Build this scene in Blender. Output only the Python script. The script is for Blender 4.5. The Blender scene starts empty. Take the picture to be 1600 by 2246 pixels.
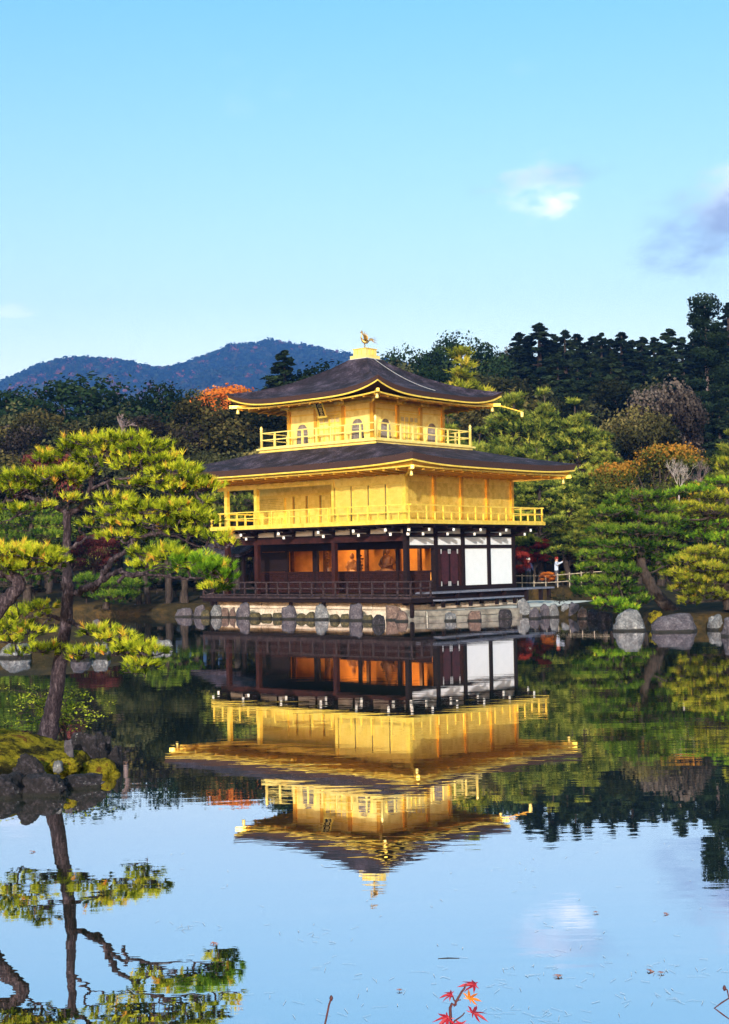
import bpy, bmesh, math, random
import numpy as np
from mathutils import Vector, Matrix, noise

sc = bpy.context.scene
COL = sc.collection
# ------------------------------------------------------------------ camera
FPX, PITCH, ROLL, CAMZ = 3072.0, 0.0345, 0.0175, 2.707
cam = bpy.data.cameras.new('camera')
cam.sensor_fit = 'HORIZONTAL'; cam.sensor_width = 36.0
cam.lens = FPX / 1600 * 36.0
cam.clip_start = 0.1; cam.clip_end = 6000
camo = bpy.data.objects.new('camera', cam); COL.objects.link(camo)
camo.matrix_world = (Matrix.Translation((0, 0, CAMZ)) @ Matrix.Rotation(math.pi/2 + PITCH, 4, 'X')
                     @ Matrix.Rotation(-ROLL, 4, 'Z'))
sc.camera = camo
# ------------------------------------------------------------------ sky and sun
SUN_DIR = Vector((-0.12, -0.99, 0)).normalized()
SUN_EL = math.radians(16)
world = bpy.data.worlds.new('World'); sc.world = world; world.use_nodes = True
wn, wl = world.node_tree.nodes, world.node_tree.links
wn.clear()
w_out = wn.new('ShaderNodeOutputWorld'); w_bg = wn.new('ShaderNodeBackground')
w_sky = wn.new('ShaderNodeTexSky'); w_sky.sky_type = 'NISHITA'; w_sky.sun_disc = False
w_sky.sun_elevation = SUN_EL
w_sky.sun_rotation = math.atan2(SUN_DIR.x, SUN_DIR.y)
w_sky.air_density = 1.0; w_sky.dust_density = 1.6; w_sky.ozone_density = 2.0; w_sky.altitude = 100
w_bg.inputs['Strength'].default_value = 0.15

def wnode(t, **kw):
    n = wn.new(t)
    for k, v in kw.items(): setattr(n, k, v)
    return n
def wmath(op, a, b=None, clamp=False):
    n = wn.new('ShaderNodeMath'); n.operation = op; n.use_clamp = clamp
    for i, v in enumerate((a, b)):
        if v is None: continue
        if isinstance(v, (int, float)): n.inputs[i].default_value = v
        else: wl.new(v, n.inputs[i])
    return n.outputs[0]
w_tint = wnode('ShaderNodeMix', data_type='RGBA', blend_type='MULTIPLY')
w_tint.inputs['Factor'].default_value = 1.0
wl.new(w_sky.outputs[0], w_tint.inputs[6])
w_geo = wnode('ShaderNodeTexCoord')
w_nrm = w_geo.outputs['Generated']
# paler air towards the horizon, clear blue above, the same all round
w_sep = wnode('ShaderNodeSeparateXYZ'); wl.new(w_nrm, w_sep.inputs[0])
w_grad = wnode('ShaderNodeValToRGB'); wl.new(w_sep.outputs[2], w_grad.inputs[0])
w_grad.color_ramp.elements[0].position = 0.09; w_grad.color_ramp.elements[0].color = (1.62, 1.20, 0.94, 1)
w_grad.color_ramp.elements[1].position = 0.45; w_grad.color_ramp.elements[1].color = (0.63, 1.20, 1.08, 1)
wl.new(w_grad.outputs[0], w_tint.inputs[7])
# thin scattered clouds all over the sky + two larger ones, in sky direction space
def cam_ray(px, py):
    c, s = math.cos(ROLL), math.sin(ROLL); a, b = px-800, py-1123
    x = (c*a - s*b)/FPX; up = -(s*a + c*b)/FPX
    return Vector((x, math.cos(PITCH) - up*math.sin(PITCH), math.sin(PITCH) + up*math.cos(PITCH)))
def cloud_mask(px, py, rx, ry, rot=0):
    """soft elliptical blob round a direction of the sky; radii in radians"""
    d = cam_ray(px, py).normalized(); az = math.atan2(d.x, d.y); el = math.asin(d.z)
    m = wnode('ShaderNodeMapping', vector_type='TEXTURE')
    m.inputs['Location'].default_value = d
    m.inputs['Rotation'].default_value = (0, rot, -az)
    m.inputs['Scale'].default_value = (rx, 0.5, ry)
    wl.new(w_nrm, m.inputs[0])
    ln = wnode('ShaderNodeVectorMath', operation='LENGTH'); wl.new(m.outputs[0], ln.inputs[0])
    return wmath('SUBTRACT', 1.0, ln.outputs['Value'])
cn = wnode('ShaderNodeTexNoise'); cn.inputs['Scale'].default_value = 38; cn.inputs['Detail'].default_value = 9
cn.inputs['Roughness'].default_value = 0.58
cmap = wnode('ShaderNodeMapping'); cmap.inputs['Scale'].default_value = (1, 1, 2.0)
wl.new(w_nrm, cmap.inputs[0]); wl.new(cmap.outputs[0], cn.inputs['Vector'])
cn2 = wnode('ShaderNodeTexNoise'); cn2.inputs['Scale'].default_value = 5; cn2.inputs['Detail'].default_value = 8
wl.new(cmap.outputs[0], cn2.inputs['Vector'])
nz = wmath('SUBTRACT', cn.outputs[0], 0.5)
def blob(px, py, rx, ry, gain, k=1.9, rot=0):
    m = cloud_mask(px, py, rx, ry, rot)
    v = wmath('ADD', m, wmath('MULTIPLY', nz, k))
    sm = wnode('ShaderNodeMapRange', interpolation_type='SMOOTHSTEP'); wl.new(v, sm.inputs[0]); sm.inputs[1].default_value = 0.0; sm.inputs[2].default_value = 1.1
    return wmath('MULTIPLY', sm.outputs[0], gain)
white = blob(1215, 442, 0.020, 0.012, 0.85, 2.6)
w_a = wmath('MAXIMUM', white, blob(1185, 405, 0.030, 0.020, 0.42, 3.4))
w_a = wmath('MAXIMUM', w_a, blob(20, 690, 0.030, 0.008, 0.35, 2.4))
w_a = wmath('MAXIMUM', w_a, blob(1640, 420, 0.055, 0.03, 0.75, 1.8, -0.5))
thin = wmath('MULTIPLY', wmath('SUBTRACT', cn2.outputs[0], 0.66, True), 1.2, True)
w_a = wmath('MAXIMUM', w_a, thin)
grey = blob(1605, 485, 0.085, 0.040, 0.9, 1.5, -0.32)
grey = wmath('MAXIMUM', grey, blob(1215, 385, 0.05, 0.012, 0.35, 2.6, -0.1))
w_m1 = wnode('ShaderNodeMix', data_type='RGBA'); wl.new(w_a, w_m1.inputs[0])
wl.new(w_tint.outputs[2], w_m1.inputs[6]); w_m1.inputs[7].default_value = (7.0, 7.2, 7.6, 1)
w_m2 = wnode('ShaderNodeMix', data_type='RGBA'); wl.new(grey, w_m2.inputs[0])
wl.new(w_m1.outputs[2], w_m2.inputs[6]); w_m2.inputs[7].default_value = (1.65, 2.1, 3.0, 1)
wl.new(w_m2.outputs[2], w_bg.inputs['Color']); wl.new(w_bg.outputs[0], w_out.inputs['Surface'])

sun = bpy.data.lights.new('sun', 'SUN'); sun.energy = 3.7; sun.angle = math.radians(0.6)
sun.color = (1.0, 0.92, 0.78)
suno = bpy.data.objects.new('sun', sun); COL.objects.link(suno)
_sd = Vector((SUN_DIR.x*math.cos(SUN_EL), SUN_DIR.y*math.cos(SUN_EL), math.sin(SUN_EL)))
suno.rotation_euler = _sd.to_track_quat('Z', 'Y').to_euler(); suno.location = (-20, -20, 40)
vs = sc.view_settings; vs.view_transform = 'Standard'; vs.look = 'None'; vs.exposure = 0.8; vs.gamma = 1.0
vs.use_curve_mapping = False
sc.cycles.use_denoising = True
sc.cycles.max_bounces = 6; sc.cycles.diffuse_bounces = 3; sc.cycles.glossy_bounces = 3
sc.cycles.transmission_bounces = 2; sc.cycles.volume_bounces = 0; sc.cycles.caustics_reflective = False
sc.cycles.caustics_refractive = False; sc.cycles.sample_clamp_indirect = 6

# ------------------------------------------------------------------ helpers
RNG = np.random.default_rng(7)
def W(px, py, d):
    """the point at forward distance d seen at photo pixel (px, py)"""
    r = cam_ray(px, py); r = r * (d / r.y)
    return np.array((r.x, r.y, r.z + CAMZ))
def np_mesh(name, V, F, tint=None, smooth=False):
    V = np.ascontiguousarray(V, dtype=np.float32); F = np.ascontiguousarray(F, dtype=np.int32)
    me = bpy.data.meshes.new(name); k = F.shape[1]
    me.vertices.add(len(V)); me.vertices.foreach_set('co', V.ravel())
    me.loops.add(F.size); me.loops.foreach_set('vertex_index', F.ravel())
    me.polygons.add(len(F)); me.polygons.foreach_set('loop_start', np.arange(0, F.size, k, dtype=np.int32))
    if smooth: me.polygons.foreach_set('use_smooth', np.ones(len(F), dtype=bool))
    if tint is not None:
        a = me.attributes.new('tint', 'FLOAT', 'POINT'); a.data.foreach_set('value', np.asarray(tint, dtype=np.float32))
    me.update(calc_edges=True)
    return me
def link(name, me, mat=None, parent=None, loc=None):
    o = bpy.data.objects.new(name, me); COL.objects.link(o)
    if mat is not None and me is not None:
        if len(me.materials) == 0: me.materials.append(mat)
        elif me.materials[0] is not mat:
            o.material_slots[0].link = 'OBJECT'; o.material_slots[0].material = mat
    if parent is not None: o.parent = parent
    if loc is not None: o.location = loc
    return o
def tag(o, label=None, cat=None, group=None, kind=None):
    if label: o['label'] = label
    if cat: o['category'] = cat
    if group: o['group'] = group
    if kind: o['kind'] = kind
    return o
def empty(name, loc=(0, 0, 0), rz=0.0):
    o = bpy.data.objects.new(name, None); COL.objects.link(o); o.location = loc; o.rotation_euler = (0, 0, rz)
    o.empty_display_size = 0.3
    return o
_BF = [(0, 3, 2, 1), (4, 5, 6, 7), (0, 1, 5, 4), (1, 2, 6, 5), (2, 3, 7, 6), (3, 0, 4, 7)]
class MB:
    """collects simple solids and links them as one mesh object"""
    def __init__(s): s.v = []; s.f = []
    def box(s, x0, x1, y0, y1, z0, z1):
        if x0 > x1: x0, x1 = x1, x0
        if y0 > y1: y0, y1 = y1, y0
        if z0 > z1: z0, z1 = z1, z0
        n = len(s.v)
        s.v += [(x0, y0, z0), (x1, y0, z0), (x1, y1, z0), (x0, y1, z0), (x0, y0, z1), (x1, y0, z1), (x1, y1, z1), (x0, y1, z1)]
        s.f += [tuple(n+i for i in q) for q in _BF]; return s
    def bar(s, a, b, w, h):
        a, b = Vector(a), Vector(b); d = (b-a).normalized()
        up = Vector((0, 0, 1)) if abs(d.z) < 0.95 else Vector((0, 1, 0))
        r = d.cross(up).normalized()*w/2; u = r.cross(d).normalized()*h/2
        n = len(s.v)
        for p in (a, b): s.v += [tuple(p-r-u), tuple(p+r-u), tuple(p+r+u), tuple(p-r+u)]
        s.f += [tuple(n+i for i in q) for q in _BF]; return s
    def tube(s, pts, rad, seg=8, cap=True):
        pts = [Vector(p) for p in pts]; n0 = len(s.v)
        if isinstance(rad, (int, float)): rad = [rad]*len(pts)
        ref = None
        for i, p in enumerate(pts):
            d = (pts[min(i+1, len(pts)-1)] - pts[max(i-1, 0)]).normalized()
            if ref is None:
                ref = d.orthogonal().normalized()
            ref = (ref - d*ref.dot(d)).normalized(); bi = d.cross(ref)
            for k in range(seg):
                a = 2*math.pi*k/seg
                s.v.append(tuple(p + (ref*math.cos(a) + bi*math.sin(a))*rad[i]))
        for i in range(len(pts)-1):
            for k in range(seg):
                a = n0+i*seg+k; b = n0+i*seg+(k+1) % seg
                s.f.append((a, b, b+seg, a+seg))
        if cap:
            s.f.append(tuple(n0+k for k in range(seg))[::-1]); m = n0+(len(pts)-1)*seg
            s.f.append(tuple(m+k for k in range(seg)))
        return s
    def quads(s, V, F):
        n = len(s.v); s.v += [tuple(p) for p in V]; s.f += [tuple(n+i for i in q) for q in F]; return s
    def lathe(s, c, prof, seg=12):
        n0 = len(s.v)
        for r, z in prof:
            for k in range(seg):
                a = 2*math.pi*k/seg; s.v.append((c[0]+r*math.cos(a), c[1]+r*math.sin(a), c[2]+z))
        for i in range(len(prof)-1):
            for k in range(seg):
                a = n0+i*seg+k; b = n0+i*seg+(k+1) % seg; s.f.append((a, b, b+seg, a+seg))
        s.f.append(tuple(n0+k for k in range(seg))[::-1]); m = n0+(len(prof)-1)*seg; s.f.append(tuple(m+k for k in range(seg)))
        return s
    def mesh(s, name, smooth=False):
        me = bpy.data.meshes.new(name); me.from_pydata(s.v, [], s.f); me.update()
        if smooth: me.polygons.foreach_set('use_smooth', [True]*len(me.polygons))
        return me
    def build(s, name, mat, parent=None, smooth=False):
        return link(name, s.mesh(name, smooth), mat, parent)
ONES = ['', 'first', 'second', 'third', 'fourth', 'fifth', 'sixth', 'seventh', 'eighth', 'ninth', 'tenth', 'eleventh', 'twelfth',
        'thirteenth', 'fourteenth', 'fifteenth', 'sixteenth', 'seventeenth', 'eighteenth', 'nineteenth']
TENS = {2: ('twentieth', 'twenty'), 3: ('thirtieth', 'thirty'), 4: ('fortieth', 'forty')}
def ordinal(n):
    if n < 20: return ONES[n]
    a, b = TENS[n//10]; return a if n % 10 == 0 else b + '-' + ONES[n % 10]

# ------------------------------------------------------------------ materials
class NT:
    def __init__(s, name):
        s.m = bpy.data.materials.new(name); s.m.use_nodes = True; s.t = s.m.node_tree; s.t.nodes.clear()
        s.out = s.n('ShaderNodeOutputMaterial')
    def n(s, t, **kw):
        x = s.t.nodes.new(t)
        for k, v in kw.items(): setattr(x, k, v)
        return x
    def l(s, a, b): s.t.links.new(a, b)
    def tex(s, scale, detail=4, rough=0.55, stretch=(1, 1, 1), obj=True, typ='ShaderNodeTexNoise', dist=0):
        c = s.n('ShaderNodeTexCoord'); m = s.n('ShaderNodeMapping'); m.inputs['Scale'].default_value = stretch
        s.l(c.outputs['Object'], m.inputs[0]); x = s.n(typ); s.l(m.outputs[0], x.inputs['Vector'])
        x.inputs['Scale'].default_value = scale
        if typ == 'ShaderNodeTexNoise':
            x.inputs['Detail'].default_value = detail; x.inputs['Roughness'].default_value = rough
            x.inputs['Distortion'].default_value = dist
        return x.outputs[0]
    def ramp(s, fac, stops, interp='LINEAR'):
        r = s.n('ShaderNodeValToRGB'); r.color_ramp.interpolation = interp; e = r.color_ramp.elements
        while len(e) < len(stops): e.new(0.5)
        for i, (p, c) in enumerate(stops): e[i].position = p; e[i].color = (*c, 1) if len(c) == 3 else c
        s.l(fac, r.inputs[0]); return r.outputs[0]
    def mix(s, fac, a, b, blend='MIX'):
        x = s.n('ShaderNodeMix', data_type='RGBA', blend_type=blend)
        for i, v in ((0, fac), (6, a), (7, b)):
            if isinstance(v, (int, float)): x.inputs[i].default_value = v
            elif isinstance(v, tuple): x.inputs[i].default_value = (*v, 1)
            else: s.l(v, x.inputs[i])
        return x.outputs[2]
    def bump(s, h, strength, dist):
        b = s.n('ShaderNodeBump'); b.inputs['Strength'].default_value = strength; b.inputs['Distance'].default_value = dist
        s.l(h, b.inputs['Height']); return b.outputs[0]
    def bsdf(s, col, rough=0.6, metal=0.0, normal=None, spec=0.5):
        p = s.n('ShaderNodeBsdfPrincipled')
        if isinstance(col, tuple): p.inputs['Base Color'].default_value = (*col, 1)
        else: s.l(col, p.inputs['Base Color'])
        if isinstance(rough, (int, float)): p.inputs['Roughness'].default_value = rough
        else: s.l(rough, p.inputs['Roughness'])
        p.inputs['Metallic'].default_value = metal; p.inputs['Specular IOR Level'].default_value = spec
        if normal is not None: s.l(normal, p.inputs['Normal'])
        s.l(p.outputs[0], s.out.inputs[0]); return p
M = {}
def gold_mat(name, c1, c2, metal=0.5, rough=0.42, stripe=None):
    """gold leaf: small sheets that differ a little in tone and sheen, worn patches, fine grain"""
    t = NT(name); n1 = t.tex(2.2, 6, 0.65); n2 = t.tex(26, 4, 0.7)
    v = t.tex(5.5, typ='ShaderNodeTexVoronoi'); vn = t.t.nodes[-1]; vn.distance = 'CHEBYCHEV'; vn.inputs['Randomness'].default_value = 0.35
    sh = t.n('ShaderNodeSeparateColor'); t.l(vn.outputs['Color'], sh.inputs[0])
    f = t.mix(0.15, t.mix(0.45, n1, n2), sh.outputs[0])
    col = t.ramp(f, [(0.30, tuple(c*0.74 for c in c1)), (0.44, c1), (0.62, c2)])
    h = n2
    if stripe:
        w = t.n('ShaderNodeTexWave', wave_type='BANDS', bands_direction='Z', wave_profile='SAW')
        c = t.n('ShaderNodeTexCoord'); t.l(c.outputs['Object'], w.inputs['Vector'])
        w.inputs['Scale'].default_value = stripe; w.inputs['Distortion'].default_value = 0.3; h = t.mix(0.75, n2, w.outputs[0])
    rg = t.n('ShaderNodeMapRange'); t.l(f, rg.inputs[0]); rg.inputs[1].default_value = 0.25; rg.inputs[2].default_value = 0.7; rg.inputs[3].default_value = rough+0.16; rg.inputs[4].default_value = rough-0.14
    t.bsdf(col, rg.outputs[0], metal, t.bump(h, 0.4, 0.02)); M[name] = t.m
gold_mat('gold', (0.80, 0.56, 0.07), (0.93, 0.69, 0.13))
gold_mat('gold_wall', (0.82, 0.59, 0.10), (0.94, 0.72, 0.17), 0.62, 0.5)
gold_mat('gold_pale', (0.86, 0.67, 0.19), (0.95, 0.79, 0.28), 0.5, 0.5)
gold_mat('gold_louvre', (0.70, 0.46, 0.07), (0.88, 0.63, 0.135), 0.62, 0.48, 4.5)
gold_mat('gold_eave', (0.58, 0.29, 0.022), (0.70, 0.39, 0.04), 0.5, 0.42)  # deeper orange gold; on soffits and rafters it paints in under-eave shade
def simple(name, c1, c2, scale, rough=0.7, bump=0.3, bd=0.02, stretch=(1, 1, 1), metal=0, lo=0.35, hi=0.65, spec=0.4, detail=5):
    t = NT(name); n1 = t.tex(scale, detail, stretch=stretch)
    t.bsdf(t.ramp(n1, [(lo, c1), (hi, c2)]), rough, metal, t.bump(n1, bump, bd), spec); M[name] = t.m
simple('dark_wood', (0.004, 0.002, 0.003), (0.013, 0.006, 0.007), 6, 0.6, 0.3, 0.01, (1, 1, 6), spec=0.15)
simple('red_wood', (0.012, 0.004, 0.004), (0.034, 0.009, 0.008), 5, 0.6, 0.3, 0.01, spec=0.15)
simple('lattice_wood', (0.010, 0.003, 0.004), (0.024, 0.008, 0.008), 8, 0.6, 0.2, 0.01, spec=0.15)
simple('deck_wood', (0.012, 0.007, 0.009), (0.046, 0.030, 0.035), 7, 0.55, 0.4, 0.01, (1, 1, 1), spec=0.2)
simple('bench_wood', (0.075, 0.085, 0.13), (0.14, 0.15, 0.21), 7, 0.4, 0.3, 0.01)  # blue-grey tint stands in for sky reflected off the boards
simple('plaster', (0.53, 0.57, 0.64), (0.56, 0.60, 0.67), 3, 0.85, 0.1, 0.005)
simple('white_paint', (0.75, 0.75, 0.73), (0.82, 0.82, 0.8), 6, 0.6, 0.1, 0.005)
simple('grille', (0.20, 0.17, 0.16), (0.32, 0.28, 0.25), 9, 0.6, 0.1, 0.005)
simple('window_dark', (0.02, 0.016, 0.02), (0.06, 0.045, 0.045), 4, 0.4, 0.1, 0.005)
simple('orange_wall', (0.62, 0.26, 0.05), (0.80, 0.36, 0.07), 2.2, 0.8, 0.1, 0.005)
simple('statue_wood', (0.07, 0.028, 0.012), (0.16, 0.065, 0.025), 5, 0.5, 0.2, 0.01)
simple('bronze', (0.20, 0.13, 0.05), (0.45, 0.30, 0.10), 6, 0.35, 0.2, 0.005, metal=0.8)
simple('terrace_stone', (0.07, 0.062, 0.058), (0.22, 0.20, 0.18), 2.5, 0.8, 0.5, 0.03, detail=8)
simple('gravel_court', (0.55, 0.53, 0.50), (0.70, 0.68, 0.64), 30, 0.9, 0.5, 0.02)
simple('bamboo', (0.20, 0.165, 0.13), (0.36, 0.31, 0.25), 8, 0.6, 0.2, 0.01)
simple('wire', (0.5, 0.5, 0.52), (0.65, 0.65, 0.67), 8, 0.4, 0.1, 0.002, metal=0.6)
# bark-shingle thatch
t = NT('thatch')
a = t.tex(7, 5, 0.85, (1, 1, 2.0)); b = t.tex(1.3, 4); c_ = t.tex(22, 3, 0.8, (1, 1, 2))
f = t.mix(0.28, t.mix(0.55, a, c_), b)
col = t.ramp(f, [(0.43, (0.003, 0.002, 0.004)), (0.49, (0.014, 0.009, 0.017)), (0.54, (0.044, 0.030, 0.050)), (0.59, (0.15, 0.115, 0.165))])
t.bsdf(col, 0.85, 0, t.bump(t.mix(0.6, a, c_), 0.9, 0.08), 0.25); M['thatch'] = t.m
simple('thatch_edge', (0.020, 0.009, 0.009), (0.055, 0.024, 0.020), 12, 0.8, 0.6, 0.02, (1, 1, 8))
# base wall: long pale stones, stained at the foot
t = NT('base_stone'); a = t.tex(2.2, 8, 0.65); b = t.tex(14, 5)
g = t.n('ShaderNodeTexCoord'); sp = t.n('ShaderNodeSeparateXYZ'); t.l(g.outputs['Object'], sp.inputs[0])
col = t.ramp(t.mix(0.4, a, b), [(0.31, (0.08, 0.06, 0.045)), (0.43, (0.38, 0.31, 0.25)), (0.66, (0.66, 0.58, 0.49))])
t.bsdf(col, 0.85, 0, t.bump(t.mix(0.5, a, b), 0.6, 0.04), 0.3); M['base_stone'] = t.m
# rocks with lichen
def rock_mat(name, dark, mid, light, sc_=1.0, lich=0.63, wet=True):
    t = NT(name); a = t.tex(2.4*sc_, 9, 0.68, dist=0.4); b = t.tex(9*sc_, 6, 0.7); c = t.tex(1.3*sc_, 3)
    col = t.ramp(t.mix(0.45, a, b), [(0.34, dark), (0.5, mid), (0.66, light)])
    li = t.ramp(t.mix(0.5, b, c), [(lich-0.04, (0, 0, 0)), (lich, (1, 1, 1))])
    col = t.mix(li, col, (0.42, 0.42, 0.42))
    # wet, algae-dark foot where the stone stands in the pond
    gm = t.n('ShaderNodeNewGeometry'); sz = t.n('ShaderNodeSeparateXYZ'); t.l(gm.outputs['Position'], sz.inputs[0])
    ad = t.n('ShaderNodeMath', operation='MULTIPLY_ADD'); t.l(a, ad.inputs[0]); ad.inputs[1].default_value = -0.12; t.l(sz.outputs[2], ad.inputs[2])
    if not wet: ad.inputs[1].default_value = -0.06
    col = t.mix(t.ramp(ad.outputs[0], [(0.0, (1, 1, 1)), (0.03 if wet else 0.015, (0, 0, 0))]), col, (0.010, 0.009, 0.008))
    t.bsdf(col, 0.8, 0, t.bump(t.mix(0.5, a, b), 1.0, 0.12 if wet else 0.10), 0.35); M[name] = t.m
rock_mat('rock_grey', (0.015, 0.012, 0.018), (0.065, 0.055, 0.072), (0.17, 0.155, 0.18), 1.6, 0.66)
rock_mat('rock_pale', (0.025, 0.025, 0.03), (0.12, 0.12, 0.135), (0.29, 0.29, 0.31), 1.6, 0.62)
rock_mat('rock_warm', (0.03, 0.017, 0.015), (0.12, 0.075, 0.065), (0.26, 0.19, 0.165), 1.6, 0.68)
rock_mat('rock_dark', (0.003, 0.002, 0.0035), (0.011, 0.008, 0.012), (0.085, 0.07, 0.092), sc_=3.4, lich=0.64, wet=False)  # extra dark stone colour stands in for tree shade on the near island
rock_mat('rock_mossy', (0.012, 0.012, 0.006), (0.055, 0.045, 0.022), (0.16, 0.12, 0.05), 2.0, 0.68)
t = NT('moss'); a = t.tex(13, 8, 0.8); b = t.tex(3.0, 4); c = t.tex(70, 2)
col = t.ramp(t.mix(0.55, a, b), [(0.38, (0.008, 0.008, 0.003)), (0.45, (0.05, 0.04, 0.006)), (0.52, (0.24, 0.20, 0.012)), (0.57, (0.30, 0.24, 0.014)), (0.61, (0.10, 0.045, 0.012)), (0.66, (0.22, 0.09, 0.02))])
t.bsdf(col, 0.95, 0, t.bump(t.mix(0.5, a, c), 1.0, 0.12), 0.1); M['moss'] = t.m
# ground
t = NT('ground'); a = t.tex(0.25, 6, 0.6); b = t.tex(2.2, 7, 0.7)
col = t.ramp(t.mix(0.5, a, b), [(0.34, (0.010, 0.010, 0.005)), (0.5, (0.035, 0.026, 0.012)), (0.62, (0.085, 0.05, 0.016)), (0.72, (0.05, 0.05, 0.014))])
t.bsdf(col, 0.95, 0, t.bump(b, 0.8, 0.15), 0.1); M['ground'] = t.m
# pond water: still, dark, tiny ripples running across the view
t = NT('pond_water')
r1 = t.tex(0.55, 4, 0.5, (0.35, 1.6, 1)); r2 = t.tex(2.6, 3, 0.5, (0.4, 1.5, 1)); patch = t.tex(0.09, 3, 0.5, (0.6, 1.6, 1))
pf = t.ramp(patch, [(0.40, (0.25, 0.25, 0.25)), (0.62, (1, 1, 1))])
hh = t.mix(0.22, r1, r2)
bp = t.n('ShaderNodeBump'); bp.inputs['Distance'].default_value = 0.0042; t.l(pf, bp.inputs['Strength']); t.l(hh, bp.inputs['Height'])
gl = t.n('ShaderNodeBsdfGlossy'); gl.inputs['Roughness'].default_value = 0.0; gl.inputs['Color'].default_value = (0.98, 0.945, 0.99, 1)
t.l(bp.outputs[0], gl.inputs['Normal'])
df = t.n('ShaderNodeBsdfDiffuse'); df.inputs['Color'].default_value = (0.022, 0.032, 0.014, 1)
fr = t.n('ShaderNodeFresnel'); fr.inputs['IOR'].default_value = 3.2
mx = t.n('ShaderNodeMixShader'); fac = t.n('ShaderNodeMapRange'); fac.inputs[1].default_value = 0.25; fac.inputs[2].default_value = 0.8
fac.inputs[3].default_value = 0.74; fac.inputs[4].default_value = 0.90
t.l(fr.outputs[0], fac.inputs[0]); t.l(fac.outputs[0], mx.inputs[0]); t.l(df.outputs[0], mx.inputs[1]); t.l(gl.outputs[0], mx.inputs[2])
t.l(mx.outputs[0], t.out.inputs[0]); M['pond_water'] = t.m
# foliage: colour per leaf tuft from the 'tint' attribute, a little shift per tree; tint also carries painted crown shading
def leaf_mat(name, stops, trans=0.35, var=0.25):
    t = NT(name); at = t.n('ShaderNodeAttribute', attribute_name='tint')
    col = t.ramp(at.outputs['Fac'], stops)
    oi = t.n('ShaderNodeObjectInfo'); mr = t.n('ShaderNodeMapRange'); t.l(oi.outputs['Random'], mr.inputs[0])
    mr.inputs[3].default_value = 1-var; mr.inputs[4].default_value = 1+var
    hs = t.n('ShaderNodeHueSaturation'); t.l(mr.outputs[0], hs.inputs['Value']); t.l(col, hs.inputs['Color'])
    d = t.n('ShaderNodeBsdfDiffuse'); tr = t.n('ShaderNodeBsdfTranslucent'); m = t.n('ShaderNodeMixShader'); m.inputs[0].default_value = trans
    t.l(hs.outputs[0], d.inputs[0]); t.l(hs.outputs[0], tr.inputs[0]); t.l(d.outputs[0], m.inputs[1]); t.l(tr.outputs[0], m.inputs[2])
    t.l(m.outputs[0], t.out.inputs[0]); M[name] = t.m
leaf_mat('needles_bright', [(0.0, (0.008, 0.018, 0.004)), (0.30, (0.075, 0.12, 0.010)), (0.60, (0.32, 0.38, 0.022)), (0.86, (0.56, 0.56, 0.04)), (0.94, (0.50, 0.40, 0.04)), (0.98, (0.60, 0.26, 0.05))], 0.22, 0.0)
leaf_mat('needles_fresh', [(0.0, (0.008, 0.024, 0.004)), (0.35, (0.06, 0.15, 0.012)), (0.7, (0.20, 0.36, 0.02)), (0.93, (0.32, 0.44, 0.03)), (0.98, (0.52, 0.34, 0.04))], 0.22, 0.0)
leaf_mat('needles_green', [(0.0, (0.006, 0.018, 0.005)), (0.4, (0.04, 0.10, 0.012)), (0.8, (0.17, 0.27, 0.028)), (1.0, (0.30, 0.37, 0.045))], 0.3, 0.12)
leaf_mat('needles_yellow', [(0.0, (0.018, 0.030, 0.005)), (0.4, (0.14, 0.17, 0.014)), (0.8, (0.38, 0.40, 0.035)), (0.95, (0.50, 0.40, 0.05))], 0.3, 0.1)
leaf_mat('needles_far', [(0.0, (0.005, 0.012, 0.005)), (0.35, (0.040, 0.070, 0.016)), (0.66, (0.19, 0.235, 0.035)), (1.0, (0.45, 0.44, 0.07))], 0.3, 0.25)
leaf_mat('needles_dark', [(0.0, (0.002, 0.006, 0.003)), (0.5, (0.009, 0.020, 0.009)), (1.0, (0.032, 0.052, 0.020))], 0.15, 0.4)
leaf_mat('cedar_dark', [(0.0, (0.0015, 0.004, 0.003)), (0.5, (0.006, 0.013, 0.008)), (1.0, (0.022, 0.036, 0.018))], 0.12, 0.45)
leaf_mat('leaf_olive', [(0.0, (0.005, 0.006, 0.003)), (0.45, (0.034, 0.034, 0.013)), (1.0, (0.15, 0.125, 0.045))], 0.2, 0.45)
leaf_mat('leaf_brown', [(0.0, (0.008, 0.007, 0.006)), (0.45, (0.030, 0.025, 0.023)), (1.0, (0.105, 0.088, 0.080))], 0.2, 0.3)
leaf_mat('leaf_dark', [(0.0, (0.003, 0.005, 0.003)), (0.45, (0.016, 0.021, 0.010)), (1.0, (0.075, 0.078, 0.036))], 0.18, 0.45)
leaf_mat('maple_orange', [(0.0, (0.20, 0.05, 0.015)), (0.5, (0.52, 0.14, 0.025)), (1.0, (0.70, 0.25, 0.04))], 0.4, 0.1)
leaf_mat('maple_red', [(0.0, (0.10, 0.012, 0.012)), (0.5, (0.32, 0.035, 0.028)), (1.0, (0.50, 0.08, 0.045))], 0.4, 0.12)
leaf_mat('maple_rust', [(0.0, (0.03, 0.045, 0.012)), (0.4, (0.10, 0.11, 0.02)), (0.62, (0.30, 0.15, 0.025)), (1.0, (0.48, 0.21, 0.03))], 0.35, 0.1)
leaf_mat('maple_dim', [(0.0, (0.04, 0.012, 0.014)), (0.5, (0.11, 0.028, 0.03)), (1.0, (0.19, 0.055, 0.05))], 0.3, 0.1)
leaf_mat('shrub_lime', [(0.0, (0.10, 0.14, 0.012)), (0.5, (0.30, 0.38, 0.03)), (1.0, (0.48, 0.52, 0.06))], 0.45, 0.0)
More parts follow.
